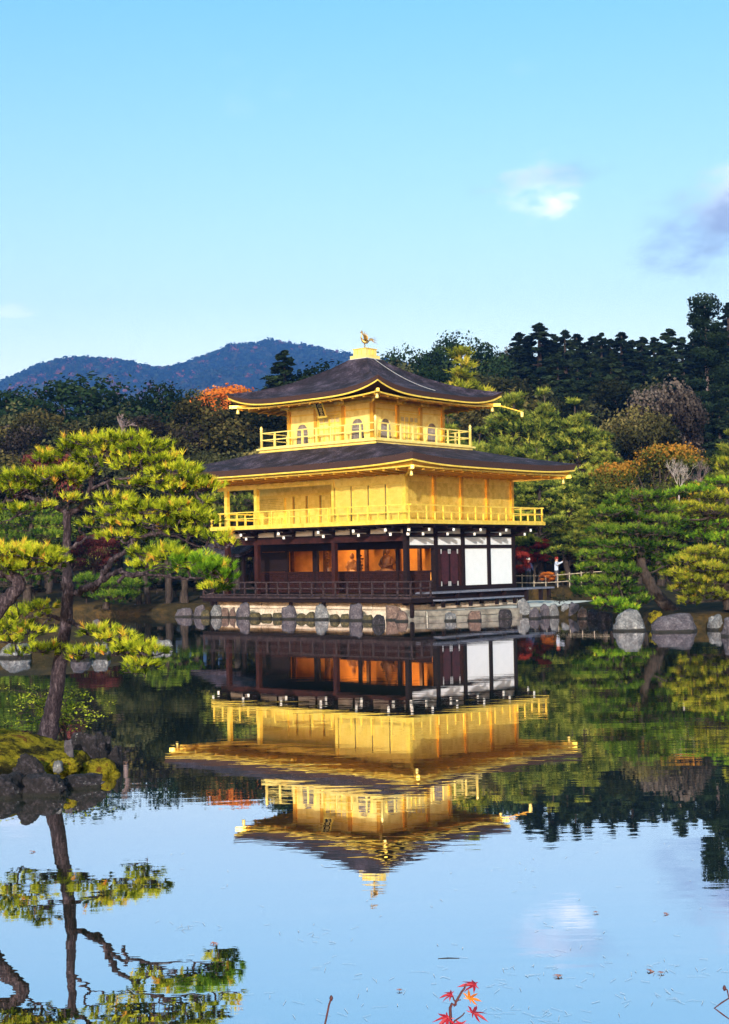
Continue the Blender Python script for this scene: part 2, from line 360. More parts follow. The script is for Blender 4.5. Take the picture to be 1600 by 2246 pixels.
leaf_mat('mountain_leaf', [(0.0, (0.006, 0.016, 0.014)), (0.6, (0.022, 0.042, 0.028)), (0.82, (0.05, 0.05, 0.03)), (0.9, (0.13, 0.04, 0.03)), (1.0, (0.20, 0.07, 0.04))], 0.2, 0.0)
def bark(name, c1, c2, c3, s=6):
    t = NT(name); a = t.tex(s, 7, 0.75, (1, 1, 0.28), dist=0.6); b = t.tex(s*3.2, 5, 0.7, (1, 1, 0.4))
    col = t.ramp(t.mix(0.45, a, b), [(0.38, c1), (0.50, c2), (0.64, c3)])
    t.bsdf(col, 0.9, 0, t.bump(t.mix(0.5, a, b), 1.0, 0.06), 0.15); M[name] = t.m
bark('bark_pine', (0.006, 0.004, 0.007), (0.030, 0.021, 0.029), (0.13, 0.10, 0.12), 11)
bark('bark_dark', (0.012, 0.009, 0.009), (0.035, 0.026, 0.024), (0.075, 0.058, 0.052), 5)
bark('bark_pale', (0.13, 0.11, 0.11), (0.30, 0.27, 0.27), (0.46, 0.42, 0.42), 4)
bark('bark_grey', (0.06, 0.045, 0.05), (0.14, 0.11, 0.12), (0.24, 0.20, 0.21), 4)
# ================================================================== setting
def poly_sdf(x, y, poly):
    """signed distance to a polygon, positive inside"""
    P = np.array(poly, float); Q = np.roll(P, -1, 0)
    d2 = np.full(x.shape, 1e18); ins = np.zeros(x.shape, bool)
    for (ax, ay), (bx, by) in zip(P, Q):
        ex, ey = bx-ax, by-ay; wx, wy = x-ax, y-ay
        k = np.clip((wx*ex+wy*ey)/(ex*ex+ey*ey), 0, 1)
        d2 = np.minimum(d2, (wx-ex*k)**2+(wy-ey*k)**2)
        c = ((ay > y) != (by > y)) & (x < (bx-ax)*(y-ay)/(by-ay+1e-12)+ax)
        ins ^= c
    return np.where(ins, 1, -1)*np.sqrt(d2)
SHORE = [(-400, 150), (-90, 98), (-40, 84), (-20, 77), (-12, 75.2), (-8.5, 74.5), (-6.5, 73), (2.3, 65.2), (3.6, 63.6), (6.6, 64.6), (8.3, 63.2),
         (9.6, 61.4), (10.9, 59.5), (10.8, 55), (10.2, 51.8), (12.2, 50.6), (12.7, 47.9), (14, 45), (18, 38), (26, 28), (44, 12), (60, -60),
         (2300, -60), (2300, 3400), (-2300, 3400), (-2300, 150)]
ISLE = [(-3.45, 19.0), (-3.35, 18.3), (-3.75, 17.4), (-4.3, 16.9), (-6.5, 16.4), (-9, 17), (-9, 20.6), (-6.5, 21.0), (-4.7, 20.5)]
ISLET = [(-6.3, 45.6), (-7.2, 42.9), (-9.2, 41.6), (-14, 41.1), (-20, 43.5), (-19, 49), (-11, 49), (-7.4, 47.6)]
NEARBANK = [(-80, -80), (60, -80), (60, 2.0), (6, 3.6), (1.5, 4.0), (-2, 3.9), (-8, 3.4), (-30, 6), (-80, 20)]
def sstep(t): t = np.clip(t, 0, 1); return t*t*(3-2*t)
def ground_h(x, y):
    x = np.asarray(x, float); y = np.asarray(y, float)
    d = poly_sdf(x, y, SHORE)
    z = -1.2 + 1.75*sstep((d+1.2)/2.2) + 0.45*sstep((d-1)/8)
    z = z + np.where(d > 6, sstep((y-98)/85)*(4.5 + 8.5*sstep((x+12)/60)), 0) + 30*sstep((y-260)/400)
    z = z + 0.10*np.sin(x*0.7+1)*np.sin(y*0.53)*sstep(d/4)
    u_ = (x-1.88)*math.cos(0.8642)+(y-64.1)*math.sin(0.8642); v_ = -(x-1.88)*math.sin(0.8642)+(y-64.1)*math.cos(0.8642)
    z = np.where((u_ > -1.2) & (u_ < 14.2) & (v_ > -5.5) & (v_ < 12.4), np.minimum(z, 0.25), z)
    d2 = poly_sdf(x, y, ISLE); z = np.maximum(z, -1.2 + 1.35*sstep((d2+0.35)/0.7) + 0.28*sstep(d2/1.2))
    d3 = poly_sdf(x, y, ISLET); z = np.maximum(z, -1.2 + 1.5*sstep((d3+0.8)/1.6) + 0.45*sstep(d3/3))
    d4 = poly_sdf(x, y, NEARBANK); z = np.maximum(z, -1.2 + 2.2*sstep((d4+0.6)/1.6))
    return z
def gz(x, y): return float(ground_h(np.array([x]), np.array([y]))[0])
xs = np.concatenate([np.linspace(-2200, -160, 18), np.linspace(-140, -34, 26), np.linspace(-32, 26, 146), np.linspace(28, 140, 28), np.linspace(160, 2200, 18)])
ys = np.concatenate([np.linspace(-80, 0, 14), np.linspace(0.8, 24, 56), np.linspace(25, 39, 10), np.linspace(39.6, 112, 136), np.linspace(114, 260, 40), np.linspace(280, 2900, 32)])
GX, GY = np.meshgrid(xs, ys); GZ = ground_h(GX.ravel(), GY.ravel())
nx, ny = len(xs), len(ys)
idx = np.arange(nx*ny).reshape(ny, nx)
GF = np.stack([idx[:-1, :-1], idx[:-1, 1:], idx[1:, 1:], idx[1:, :-1]], -1).reshape(-1, 4)
tag(link('ground', np_mesh('ground', np.stack([GX.ravel(), GY.ravel(), GZ], 1), GF, smooth=True), M['ground']),
    'mossy brown garden ground rising to the wooded slope', kind='structure')
wmb = MB(); wmb.quads([(-160, -20, 0), (80, -20, 0), (80, 130, 0), (-160, 130, 0)], [(0, 1, 2, 3)])
tag(wmb.build('water', M['pond_water']), 'still dark pond mirroring the golden pavilion and sky', kind='structure')

# ------------------------------------------------------------------ mountain behind, with its far wood as one mass
def mountain_px(px):
    P = [(-500, 960), (-200, 920), (0, 872), (80, 828), (130, 797), (200, 781), (270, 796), (370, 801), (440, 776), (510, 746), (600, 731), (680, 744), (790, 772),
         (900, 800), (1050, 815), (1300, 830), (1700, 850), (2300, 890)]
    return np.interp(px, [p[0] for p in P], [p[1] for p in P])
MY = 2600.0; MS = MY/1000
def mountain_h(x, y):
    px = 800 + x/MY*FPX
    top = (1229 + 0.0175*(800-px) - mountain_px(px))/FPX*MY + CAMZ - 13
    k = (y-MY)/np.where(y < MY, 380.0*MS, 260.0)
    ridge = top*(1 - np.clip(np.abs(k), 0, 1)**1.35)
    return ridge + 40*np.sin(x*0.008+y*0.005)*np.clip(1-np.abs(k), 0, 1)*np.clip(np.abs(k)*4, 0, 1) + 24*np.sin(x*0.019-y*0.012)*np.clip(np.abs(k)*3, 0, 1)*np.clip(1-np.abs(k), 0, 1)
mx_ = np.linspace(-1750, 1750, 141); my_ = np.linspace(1600, 2870, 64)
A, B = np.meshgrid(mx_, my_); H = mountain_h(A.ravel(), B.ravel()) - 3
ii = np.arange(A.size).reshape(A.shape)
MF = np.stack([ii[:-1, :-1], ii[:-1, 1:], ii[1:, 1:], ii[1:, :-1]], -1).reshape(-1, 4)
mt = NT('mountain_floor'); mt.bsdf(mt.ramp(mt.tex(0.02, 6), [(0.4, (0.015, 0.022, 0.014)), (0.6, (0.04, 0.045, 0.025))]), 0.95, 0, None, 0.1)
tag(link('mountain', np_mesh('mountain', np.stack([A.ravel(), B.ravel(), H], 1), MF, smooth=True), mt.m),
    'blue hazy wooded mountain rising behind the forest', kind='structure')
def leaf_quads(C, N, size, rng, aspect=0.75):
    """rhombic leaf faces at C facing about N"""
    n = len(C); N = N/np.linalg.norm(N, axis=1, keepdims=True)
    r = rng.normal(size=(n, 3)); u = np.cross(N, r); u /= np.linalg.norm(u, axis=1, keepdims=True)+1e-9; v = np.cross(N, u)
    s = (size if np.ndim(size) else np.full(n, size))[:, None]
    V = np.stack([C-u*s, C-v*s*aspect, C+u*s, C+v*s*aspect], 1).reshape(-1, 3)
    return V, np.arange(n*4).reshape(n, 4)
def mountain_wood():
    rng = np.random.default_rng(3); n = 13000
    x = rng.uniform(-1050, 820, n); y = MY - np.abs(rng.normal(0, 1, n))*380 + 40; y = np.clip(y, 1640, 2650)
    z = mountain_h(x, y); r = rng.uniform(4.0, 8.0, n)
    kind = rng.random(n); tc = np.where(rng.random(n) < 0.14 + 0.11*(np.sin(x*0.012)+np.sin(y*0.015)), rng.uniform(0.8, 1, n), rng.uniform(0, 0.75, n))
    k = 18
    d = rng.normal(size=(n, k, 3)); d /= np.linalg.norm(d, axis=2, keepdims=True); d[..., 2] = np.abs(d[..., 2])*np.where(kind < 0.35, 1.4, 1.0)[:, None]
    C = np.stack([x, y, z], 1)[:, None, :] + d*r[:, None, None]*rng.uniform(0.6, 1.05, (n, k, 1))
    Nn = d*np.array([1, 1, 1.0]) + rng.normal(0, 0.45, (n, k, 3))
    V, F = leaf_quads(C.reshape(-1, 3), Nn.reshape(-1, 3), np.repeat(r*0.42, k), rng)
    t = np.repeat(np.repeat(tc, k) , 4) + np.repeat(rng.normal(0, 0.05, n*k), 4)
    me = np_mesh('mountain_wood', V, F, np.clip(t, 0, 1))
    tag(link('mountain_wood', me, M['mountain_leaf']), 'far woodland with red autumn patches covering the blue mountain', 'woodland', kind='stuff')
mountain_wood()

# ================================================================== golden pavilion
# local frame: x runs along the east face (to the right), y along the south face (to the left), near corner at the origin
YAW = 0.8642
PAV = empty('golden_pavilion', (1.88, 64.1, 0), YAW)
tag(PAV, 'three-storey golden temple pavilion with dark bark roofs standing over the pond', 'pavilion')
CY, SY = math.cos(YAW), math.sin(YAW)
def loc2w(lx, ly, z=0): return (1.88 + lx*CY - ly*SY, 64.1 + lx*SY + ly*CY, z)
def ly_at(px, lx):
    k = (px-800)/FPX
    return (1.88 + lx*CY - k*(64.1+lx*SY))/(SY + k*CY)
def lx_at(px, ly):
    k = (px-800)/FPX
    return (k*(64.1+ly*CY) - 1.88 + ly*SY)/(CY - k*SY)
BAY = 2.13; LX = 4*BAY; U1, U2, U3 = 4.40, 9.59, 11.73
def B(name, mat, *boxes, parent=PAV):
    m = MB()
    for b in boxes: m.box(*b)
    return m.build(name, M[mat], parent)
# ---- stone base under the south veranda: long cut stones, each a block
base = B('stone_base', 'base_stone', (-0.45, 9.0, -0.3, 12.1, -0.8, 0.62))
rr = random.Random(5)
for row, (z0, z1, x0) in enumerate(((-0.5, 0.42, -0.62), (0.425, 0.80, -0.55))):
    y = -0.55 + row*0.5
    while y < 12.1:
        L = rr.uniform(1.5, 2.6); y1 = min(y+L, 12.3); dx = rr.uniform(-0.03, 0.03)
        m = MB(); m.box(x0+dx, -0.30, y+0.012, y1-0.012, z0, z1-rr.uniform(0.0, 0.03)); o = m.build('stone_block', M['base_stone'], base)
        bv = o.modifiers.new('bevel', 'BEVEL'); bv.width = 0.03; bv.segments = 2
        y = y1
# ---- ground-floor veranda deck with railing
D1, ZD = 1.17, 1.02
deck = B('veranda_deck', 'deck_wood', (-D1, 0.6, -D1, 12.5, ZD-0.07, ZD), (0.6, 2.1, -0.25, 12.5, ZD-0.07, ZD))
B('deck_edge_beam', 'dark_wood', (-D1+0.05, -D1+0.2, -D1+0.05, 12.45, ZD-0.27, ZD-0.075), (-D1+0.22, 0.5, -D1+0.05, -D1+0.2, ZD-0.27, ZD-0.075), parent=deck)
B('deck_lip', 'deck_wood', (-D1-0.05, -D1-0.005, -D1-0.05, 12.55, ZD-0.09, ZD+0.01), parent=deck)
for y in [-1.0]+[ly_at(px_, -0.91) for px_ in (781, 707, 635, 533, 470)]:
    B('deck_stilt', 'dark_wood', (-0.98, -0.84, y-0.07, y+0.07, 0.42 if y > 0 else 0.1, ZD-0.28), parent=deck)
def railing(parent, mat, pts, z0, hs, post_step, pw=0.07, rail_h=0.06, names=('rail', 'rail_post'), ends=0.12, tall=None, w=0.07):
    """koran railing along a polyline of (x, y): rails at heights hs above z0, posts between, ends running past the corners"""
    for (ax, ay), (bx, by) in zip(pts[:-1], pts[1:]):
        d = Vector((bx-ax, by-ay, 0)); L = d.length; d.normalize()
        for i, h in enumerate(hs):
            e = ends if i == len(hs)-1 else ends*0.6
            m = MB(); m.bar((ax-d.x*e, ay-d.y*e, z0+h-rail_h/2+i*0.002), (bx+d.x*e, by+d.y*e, z0+h-rail_h/2+i*0.002), w, rail_h)
            m.build(names[0], M[mat], parent)
        n = max(1, round(L/post_step))
        for k in range(n+1):
            x, y = ax+d.x*L*k/n, ay+d.y*L*k/n
            top = hs[-1]-rail_h*0.5 if (k % 2 == 0 or tall is None) else tall
            if k == n and (bx, by) != pts[-1]: continue
            m = MB(); m.box(x-pw/2, x+pw/2, y-pw/2, y+pw/2, z0, z0+top); m.build(names[1], M[mat], parent)
drail = empty('veranda_railing'); drail.parent = PAV
railing(drail, 'deck_wood', [(-D1+0.08, 12.4), (-D1+0.08, -D1+0.08), (0.35, -D1+0.08)], ZD, (0.12, 0.42, 0.72), 0.74)
# ---- ground floor frame
def post(x, y, z0, z1, mat, r=0.11, parent=PAV, name='post'):
    m = MB(); m.box(x-r, x+r, y-r, y+r, z0, z1); return m.build(name, M[mat], parent)
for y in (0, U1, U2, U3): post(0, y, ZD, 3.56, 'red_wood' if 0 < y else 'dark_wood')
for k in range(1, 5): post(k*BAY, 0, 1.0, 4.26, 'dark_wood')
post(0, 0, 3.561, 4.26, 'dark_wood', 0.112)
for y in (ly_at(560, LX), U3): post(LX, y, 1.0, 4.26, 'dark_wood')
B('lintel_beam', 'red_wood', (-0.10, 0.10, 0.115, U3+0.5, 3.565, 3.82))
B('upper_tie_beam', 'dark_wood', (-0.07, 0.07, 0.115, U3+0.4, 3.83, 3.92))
B('floor', 'dark_wood', (0.02, LX-0.02, 0.13, U3, 0.95, 1.12))
for k in range(4):
    x0, x1 = k*BAY+0.115, (k+1)*BAY-0.115
    B('plaster_band', 'plaster', (x0, x1, -0.03, 0.05, 3.37, 3.745))
    B('frieze_panel', 'plaster', (x0, x1, -0.02, 0.05, 3.90, 4.25))
    B('head_beam', 'dark_wood', (x0-0.004, x1+0.004, -0.085, 0.085, 3.75, 3.895))
    B('lintel', 'dark_wood', (x0-0.004, x1+0.004, -0.085, 0.085, 3.2, 3.365))
    if k >= 2:
        B('plaster_panel', 'plaster', (x0, x1, -0.03, 0.05, 1.42, 3.195))
    if k >= 1:
        B('sill_beam', 'dark_wood', (x0-0.004, x1+0.004, -0.10, 0.085, 1.18, 1.415))
# frieze on the south
ys_ = [0.0, 2.2, U1, 7.0, U2, U3]
for a, b in zip(ys_[:-1], ys_[1:]):
    mid = (a+b)/2
    for p, q in ((a, mid), (mid, b)):
        B('frieze_panel', 'plaster', (-0.03, 0.05, p+0.10, q-0.06, 3.93, 4.25))
    post(0, mid, 3.925, 4.26, 'dark_wood', 0.055, name='strut')
    if b != U1 and b < U3: pass
for y in ys_[1:]: post(0, y, 3.925, 4.26, 'dark_wood', 0.10, name='strut')
# double door on the east side, rounded panels with pale metal corners
door_x0, door_x1 = BAY+0.115, 2*BAY-0.115
B('door_jamb', 'red_wood', (door_x0, door_x0+0.28, -0.04, 0.06, 1.42, 3.195))
B('door_jamb', 'red_wood', (door_x1-0.22, door_x1, -0.04, 0.06, 1.42, 3.195))
a0, a1 = door_x0+0.285, door_x1-0.225; am = (a0+a1)/2
simple('door_lacquer', (0.018, 0.003, 0.006), (0.045, 0.008, 0.013), 5, 0.45, 0.1, 0.005)
for p, q in ((a0, am-0.012), (am+0.012, a1)):
    leaf = B('door_leaf', 'dark_wood', (p, q, -0.02, 0.05, 1.42, 3.19))
    cx_, hw, z0, z1 = (p+q)/2, (q-p)/2-0.06, 1.5, 3.1
    pts = [(cx_+hw*math.cos(t_), z1-0.35+0.35*math.sin(t_)) for t_ in np.linspace(0, math.pi, 12)] + \
          [(cx_+hw*math.cos(t_), z0+0.35+0.35*math.sin(t_)) for t_ in np.linspace(math.pi, 2*math.pi, 12)]
    m = MB(); n_ = len(pts)
    m.v = [(x, -0.045, z) for x, z in pts] + [(x, -0.021, z) for x, z in pts]
    m.f = [tuple(range(n_))] + [(i, i+n_, (i+1) % n_+n_, (i+1) % n_) for i in range(n_)]
    m.build('door_panel', M['door_lacquer'], leaf)
    for xx in (p, q-0.10):
        for zz in (1.425, 2.95): B('corner_plate', 'wire', (xx+0.004, xx+0.095, -0.03, -0.021, zz, zz+0.22), parent=leaf)
# inner wall of the ground floor: lattice below, open above
IX = BAY
lat_z0, lat_z1, op_z1 = 1.13, 2.16, 3.22
for y in (0.02, U1+0.35, 2.25, ly_at(688, IX), 7.5, ly_at(628, IX), U3):
    post(IX+0.02, y+(0.1 if y == 0.02 else 0), 1.121, 3.9, 'dark_wood', 0.075, name='inner_post')
def lattice(x, y0, y1, z0, z1, step, bar, mat, name, parent=PAV, back=None):
    m = MB(); n = max(2, int((y1-y0)/step)); k = max(2, int((z1-z0)/step))
    for i in range(n+1):
        yy = y0+(y1-y0)*i/n; m.box(x-0.018, x+0.018, yy-bar/2, yy+bar/2, z0, z1)
    for i in range(k+1):
        zz = z0+(z1-z0)*i/k; m.box(x-0.022, x+0.014, y0-bar/2, y1+bar/2, zz-bar/2, zz+bar/2)
    if back is not None: m.box(x+0.02, x+0.04, y0, y1, z0, z1)
    return m.build(name, M[mat], parent)
edges = [0.20, 2.18, U1+0.27, ly_at(688, IX)-0.1, ly_at(628, IX)-0.08, U3-0.08]
for a, b in zip(edges[:-1], edges[1:]):
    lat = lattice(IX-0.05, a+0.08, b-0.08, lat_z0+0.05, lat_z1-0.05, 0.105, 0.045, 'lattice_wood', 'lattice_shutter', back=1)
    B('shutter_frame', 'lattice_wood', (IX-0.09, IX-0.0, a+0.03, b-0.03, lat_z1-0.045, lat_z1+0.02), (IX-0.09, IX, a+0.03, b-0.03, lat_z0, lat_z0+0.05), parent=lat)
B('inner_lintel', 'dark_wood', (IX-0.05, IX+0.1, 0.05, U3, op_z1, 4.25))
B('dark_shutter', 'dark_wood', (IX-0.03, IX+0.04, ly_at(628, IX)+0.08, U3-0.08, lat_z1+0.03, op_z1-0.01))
# the lit hall behind
HX = BAY*2+0.4
hall = B('hall_back_wall', 'orange_wall', (HX, HX+0.1, 0.35, U3-0.35, 1.125, 3.9))
for px in (640, 712, 731, 803, 874, 919):
    y = ly_at(px, HX-0.35); B('hall_pillar', 'statue_wood', (HX-0.42, HX-0.28, y-0.09, y+0.09, 1.125, 3.9), parent=hall)
B('hall_ceiling', 'dark_wood', (0.1, HX+0.1, 0.12, U3, 3.95, 4.05), parent=hall)
B('hall_end_wall', 'orange_wall', (IX+0.12, HX-0.005, U3-0.34, U3-0.24, 1.125, 3.9), parent=hall)
B('hall_end_wall', 'dark_wood', (IX+0.12, HX+0.1, 0.1, 0.2, 1.125, 3.9), parent=hall)
# ---- first-floor balcony (upper floor slab, joists, brackets)
Z2 = 4.32; R2 = 1.16
bal = B('balcony_floor', 'gold', (-R2, LX+R2, -R2, U3+0.02, Z2+0.02, Z2+0.14))
B('balcony_edge', 'gold', (-R2-0.06, -R2-0.004, -R2-0.06, U3+0.08, Z2, Z2+0.17), (-R2, LX+R2+0.06, -R2-0.06, -R2-0.004, Z2, Z2+0.17), parent=bal)
B('balcony_underside', 'dark_wood', (-R2+0.02, LX+R2-0.02, -R2+0.02, U3, Z2-0.06, Z2+0.015), parent=bal)
for k in range(0, 15):
    y = -1.0+k*0.9
    B('joist', 'dark_wood', (-R2+0.06, -0.06, y-0.05, y+0.05, Z2-0.16, Z2-0.062), parent=bal)
for k in range(0, 11):
    x = -0.2+k*0.94
    B('joist', 'dark_wood', (x-0.05, x+0.05, -R2+0.06, -0.06, Z2-0.163, Z2-0.064), parent=bal)
def bracket(x, y, dx, dy):
    """two stepped arms with white painted ends"""
    br = empty('bracket', (x, y, 0)); br.parent = PAV
    for j, (L, z) in enumerate(((0.66, 3.87), (1.02, 4.06))):
        m = MB(); m.bar((0.0, 0.0, z), (dx*L, dy*L, z), 0.14, 0.15); m.build('arm', M['dark_wood'], br)
        m = MB(); m.bar((dx*(L+0.001), dy*(L+0.001), z), (dx*(L+0.035), dy*(L+0.035), z), 0.12, 0.13); m.build('arm_tip', M['white_paint'], br)
    m = MB(); m.bar((dx*0.3-dy*0.35, dy*0.3-dx*0.35, 4.17), (dx*0.3+dy*0.35, dy*0.3+dx*0.35, 4.17), 0.11, 0.12); m.build('cross_arm', M['dark_wood'], br)
for y in (2.2, U1, 7.0, U2, U3): bracket(-0.1, y, -1, 0)
for k in range(1, 5): bracket(k*BAY, -0.1, 0, -1)
bracket(-0.1, 0.28, -1, 0); bracket(0.28, -0.1, 0, -1); bracket(-0.12, -0.12, -0.707, -0.707)
brail = empty('balcony_railing'); brail.parent = PAV
railing(brail, 'gold', [(-R2+0.06, U3-0.62), (-R2+0.06, -R2+0.06), (LX+R2-0.06, -R2+0.06)], Z2+0.14, (0.06, 0.43, 0.74), 0.62, 0.065, 0.055, tall=0.40, ends=0.14, w=0.06)
railing(brail, 'gold', [(-R2+0.06, U3), (-R2+0.06, U3-0.62)], Z2+0.14, (0.062, 0.432), 0.62, 0.066, 0.056, ends=0.05, w=0.062)
railing(brail, 'gold', [(LX+R2-0.06, -R2+0.06), (LX+R2-0.06, U3)], Z2+0.14, (0.061, 0.431, 0.741), 1.24, 0.065, 0.055, ends=0.1, w=0.06)
railing(brail, 'gold', [(-R2+0.06, U3), (LX+R2-0.06, U3)], Z2+0.14, (0.063, 0.433, 0.743), 1.24, 0.065, 0.055, ends=0.0, w=0.06)
# ---- first-floor walls
ZW0, ZW1 = Z2+0.145, 6.62
for y in (0, U2, U3): post(0, y, ZW0, ZW1, 'gold', 0.10)
post(0, U1, ZW0, ZW1, 'gold', 0.085)
for k in range(1, 5): post(k*BAY, 0, ZW0, ZW1, 'gold_eave', 0.10)
post(LX, U3, ZW0, ZW1, 'gold', 0.10)
for k in range(4):
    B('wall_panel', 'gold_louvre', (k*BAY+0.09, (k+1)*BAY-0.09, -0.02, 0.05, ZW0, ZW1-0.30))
B('wall_plate', 'gold_wall', (0.09, LX-0.09, -0.03, 0.06, ZW1-0.295, ZW1+0.02))
B('wall_plate', 'gold_wall', (-0.05, 0.06, 0.105, U1-0.09, 6.25, ZW1+0.02))
B('eave_beam', 'gold', (-0.09, 0.09, U1+0.09, U3+0.6, 6.36, 6.60))
nsh = 4; sw = (U1-0.19)/nsh
B('shutter_gap_dark', 'window_dark', (-0.012, 0.0, 0.105, U1-0.09, ZW0+0.12, ZW0+1.74))  # dark sheet added to give the slits between shutters their shade
shme = MB(); shme.box(-0.03, -0.005, 0.0, sw-0.09, 0, 1.62)
for i in range(23): shme.box(-0.058, -0.031, 0.05, sw-0.14, 0.06+i*0.067, 0.06+i*0.067+0.04)
shme.box(-0.065, -0.031, 0.0, 0.045, 0, 1.62).box(-0.065, -0.031, sw-0.135, sw-0.09, 0, 1.62)
shm = shme.mesh('shutter_panel')
for i in range(nsh):
    o = link('shutter_panel', shm, M['gold_wall'], PAV); o.location = (-0.02, 0.105+i*sw, ZW0+0.12)
B('shutter_sill', 'gold', (-0.07, 0.06, 0.105, U1-0.09, ZW0, ZW0+0.115))
B('shutter_head', 'gold', (-0.07, 0.06, 0.105, U1-0.09, ZW0+1.745, ZW0+1.80))
# recessed wall
B('recess_return_wall', 'gold_wall', (0.06, IX, U1-0.05, U1+0.05, ZW0, ZW1))
rx = IX
y_l0, y_l1 = ly_at(624, rx), U3-0.06
B('recess_wall', 'gold_wall', (rx, rx+0.08, U1+0.055, U3, ZW0, ZW1))
B('recess_lintel', 'gold', (rx-0.07, rx-0.002, U1+0.055, U3, 6.02, 6.14))
B('lattice_backing', 'window_dark', (rx-0.012, rx-0.002, y_l0, y_l1, 5.25, 5.97))
lattice(rx-0.04, y_l0, y_l1, 5.25, 5.97, 0.085, 0.042, 'gold_wall', 'lattice_window')
lattice(rx-0.04, y_l0, y_l1, 4.5, 5.15, 0.12, 0.05, 'gold_wall', 'lattice_shutter', back=1)
B('lattice_frame', 'gold', (rx-0.07, rx-0.003, y_l0-0.09, y_l0-0.02, ZW0, 6.015), (rx-0.07, rx-0.003, y_l0, y_l1, 5.16, 5.24))
pxs = [629, 647, 676, 706, 731]
for p, q in zip(pxs[:-1], pxs[1:]):
    ya, yb = ly_at(q, rx)+0.03, ly_at(p, rx)-0.03
    B('panel_gap_dark', 'window_dark', (rx-0.012, rx-0.002, ya-0.06, ya, ZW0, 6.015))  # dark strip laid in as the shade between sliding panels
    o = B('sliding_panel', 'gold_wall', (rx-0.045, rx-0.013, ya+0.02, yb, ZW0, 6.015))
    B('panel_stile', 'gold_eave', (rx-0.07, rx-0.046, ya+0.021, ya+0.07, ZW0, 6.015), parent=o)
B('recess_ceiling', 'gold_eave', (0.06, rx, U1+0.06, U3+0.5, 6.62, 6.66))
B('back_wall', 'gold_wall', (LX-0.04, LX+0.04, 0.1, U3-0.1, ZW0, ZW1), (rx+0.09, LX-0.05, U3-0.06, U3, ZW0, ZW1))

# ---- roofs
def roof_ring(E0, E1, ctr, zt, zb, lift_t, lift_b, ztop, inner, c_mid, c_hip, name, p=4.0, na=33, nt=15):
    """bark roof with upswept corners: top surface, rim and underside.
    E0=(hx,hy) half sizes at the eave, inner=(hx,hy) at the top, ctr=(cx,cy),(cx2,cy2) centres at eave and top"""
    (cx0, cy0), (cx1, cy1) = ctr
    corners = [(-1, -1), (1, -1), (1, 1), (-1, 1)]
    m = MB()
    for k in range(4):
        s0, s1 = corners[k], corners[(k+1) % 4]
        def pt(a, t_, top=True, inset=0.0):
            sx = s0[0]+(s1[0]-s0[0])*(a+1)/2; sy = s0[1]+(s1[1]-s0[1])*(a+1)/2
            hx = (E0[0]-inset)*(1-t_)+inner[0]*t_; hy = (E0[1]-inset)*(1-t_)+inner[1]*t_
            x = cx0*(1-t_)+cx1*t_+sx*hx; y = cy0*(1-t_)+cy1*t_+sy*hy
            w_ = abs(a)**p
            if top:
                ze = zt + lift_t*w_; c = c_mid + (c_hip-c_mid)*abs(a)**2
                z = ze + (ztop-ze)*((1-c)*t_ + c*t_*t_) 
                if 0 < t_ < 1: z += 0.016*noise.noise(Vector((x*3, y*3, 0)))
            else: z = zb + lift_b*w_
            return (x, y, z)
        av = np.linspace(-1, 1, na)
        V = []; Fq = []
        for j in range(nt):
            for a_ in av: V.append(pt(a_, j/(nt-1)))
        for j in range(nt-1):
            for i in range(na-1):
                q = j*na+i; Fq.append((q, q+1, q+na+1, q+na))
        m.quads(V, Fq)
    return m, corners, av
def rim(E0, ctr0, zt, zb, lift_t, lift_b, depth, p=4.0, na=33, dz_in=0.0):
    """the vertical eave face and the underside strip behind it"""
    m = MB(); cx0, cy0 = ctr0
    corners = [(-1, -1), (1, -1), (1, 1), (-1, 1)]
    for k in range(4):
        s0, s1 = corners[k], corners[(k+1) % 4]; V = []; Fq = []
        for a_ in np.linspace(-1, 1, na):
            sx = s0[0]+(s1[0]-s0[0])*(a_+1)/2; sy = s0[1]+(s1[1]-s0[1])*(a_+1)/2; w_ = abs(a_)**p
            x, y = cx0+sx*E0[0], cy0+sy*E0[1]
            xi, yi = cx0+sx*(E0[0]-0.09), cy0+sy*(E0[1]-0.09)
            xj, yj = cx0+sx*(E0[0]-depth), cy0+sy*(E0[1]-depth)
            V += [(x, y, zt+lift_t*w_), (xi, yi, zb+lift_b*w_), (xj, yj, zb+lift_b*w_*0.3+dz_in)]
        for i in range(na-1):
            q = i*3; Fq += [(q, q+1, q+4, q+3), (q+1, q+2, q+5, q+4)]
        m.quads(V, Fq)
    return m
def eave_board(E, ctr, z, h, lift, th, name, mat, parent, p=4.0, na=33):
    """a gold board running round under the eave, following its curve"""
    corners = [(-1, -1), (1, -1), (1, 1), (-1, 1)]
    for k in range(4):
        s0, s1 = corners[k], corners[(k+1) % 4]; m = MB(); V = []; Fq = []
        for a_ in np.linspace(-1, 1, na):
            sx = s0[0]+(s1[0]-s0[0])*(a_+1)/2; sy = s0[1]+(s1[1]-s0[1])*(a_+1)/2; w_ = lift*abs(a_)**p
            for e, zz in ((0, z+h), (0, z), (th, z), (th, z+h)):
                V.append((ctr[0]+sx*(E[0]-e), ctr[1]+sy*(E[1]-e), zz+w_))
        for i in range(na-1):
            for j in range(4):
                a = i*4+j; b = i*4+(j+1) % 4; Fq.append((a, b, b+4, a+4))
        m.quads(V, Fq); m.build(name, M[mat], parent)
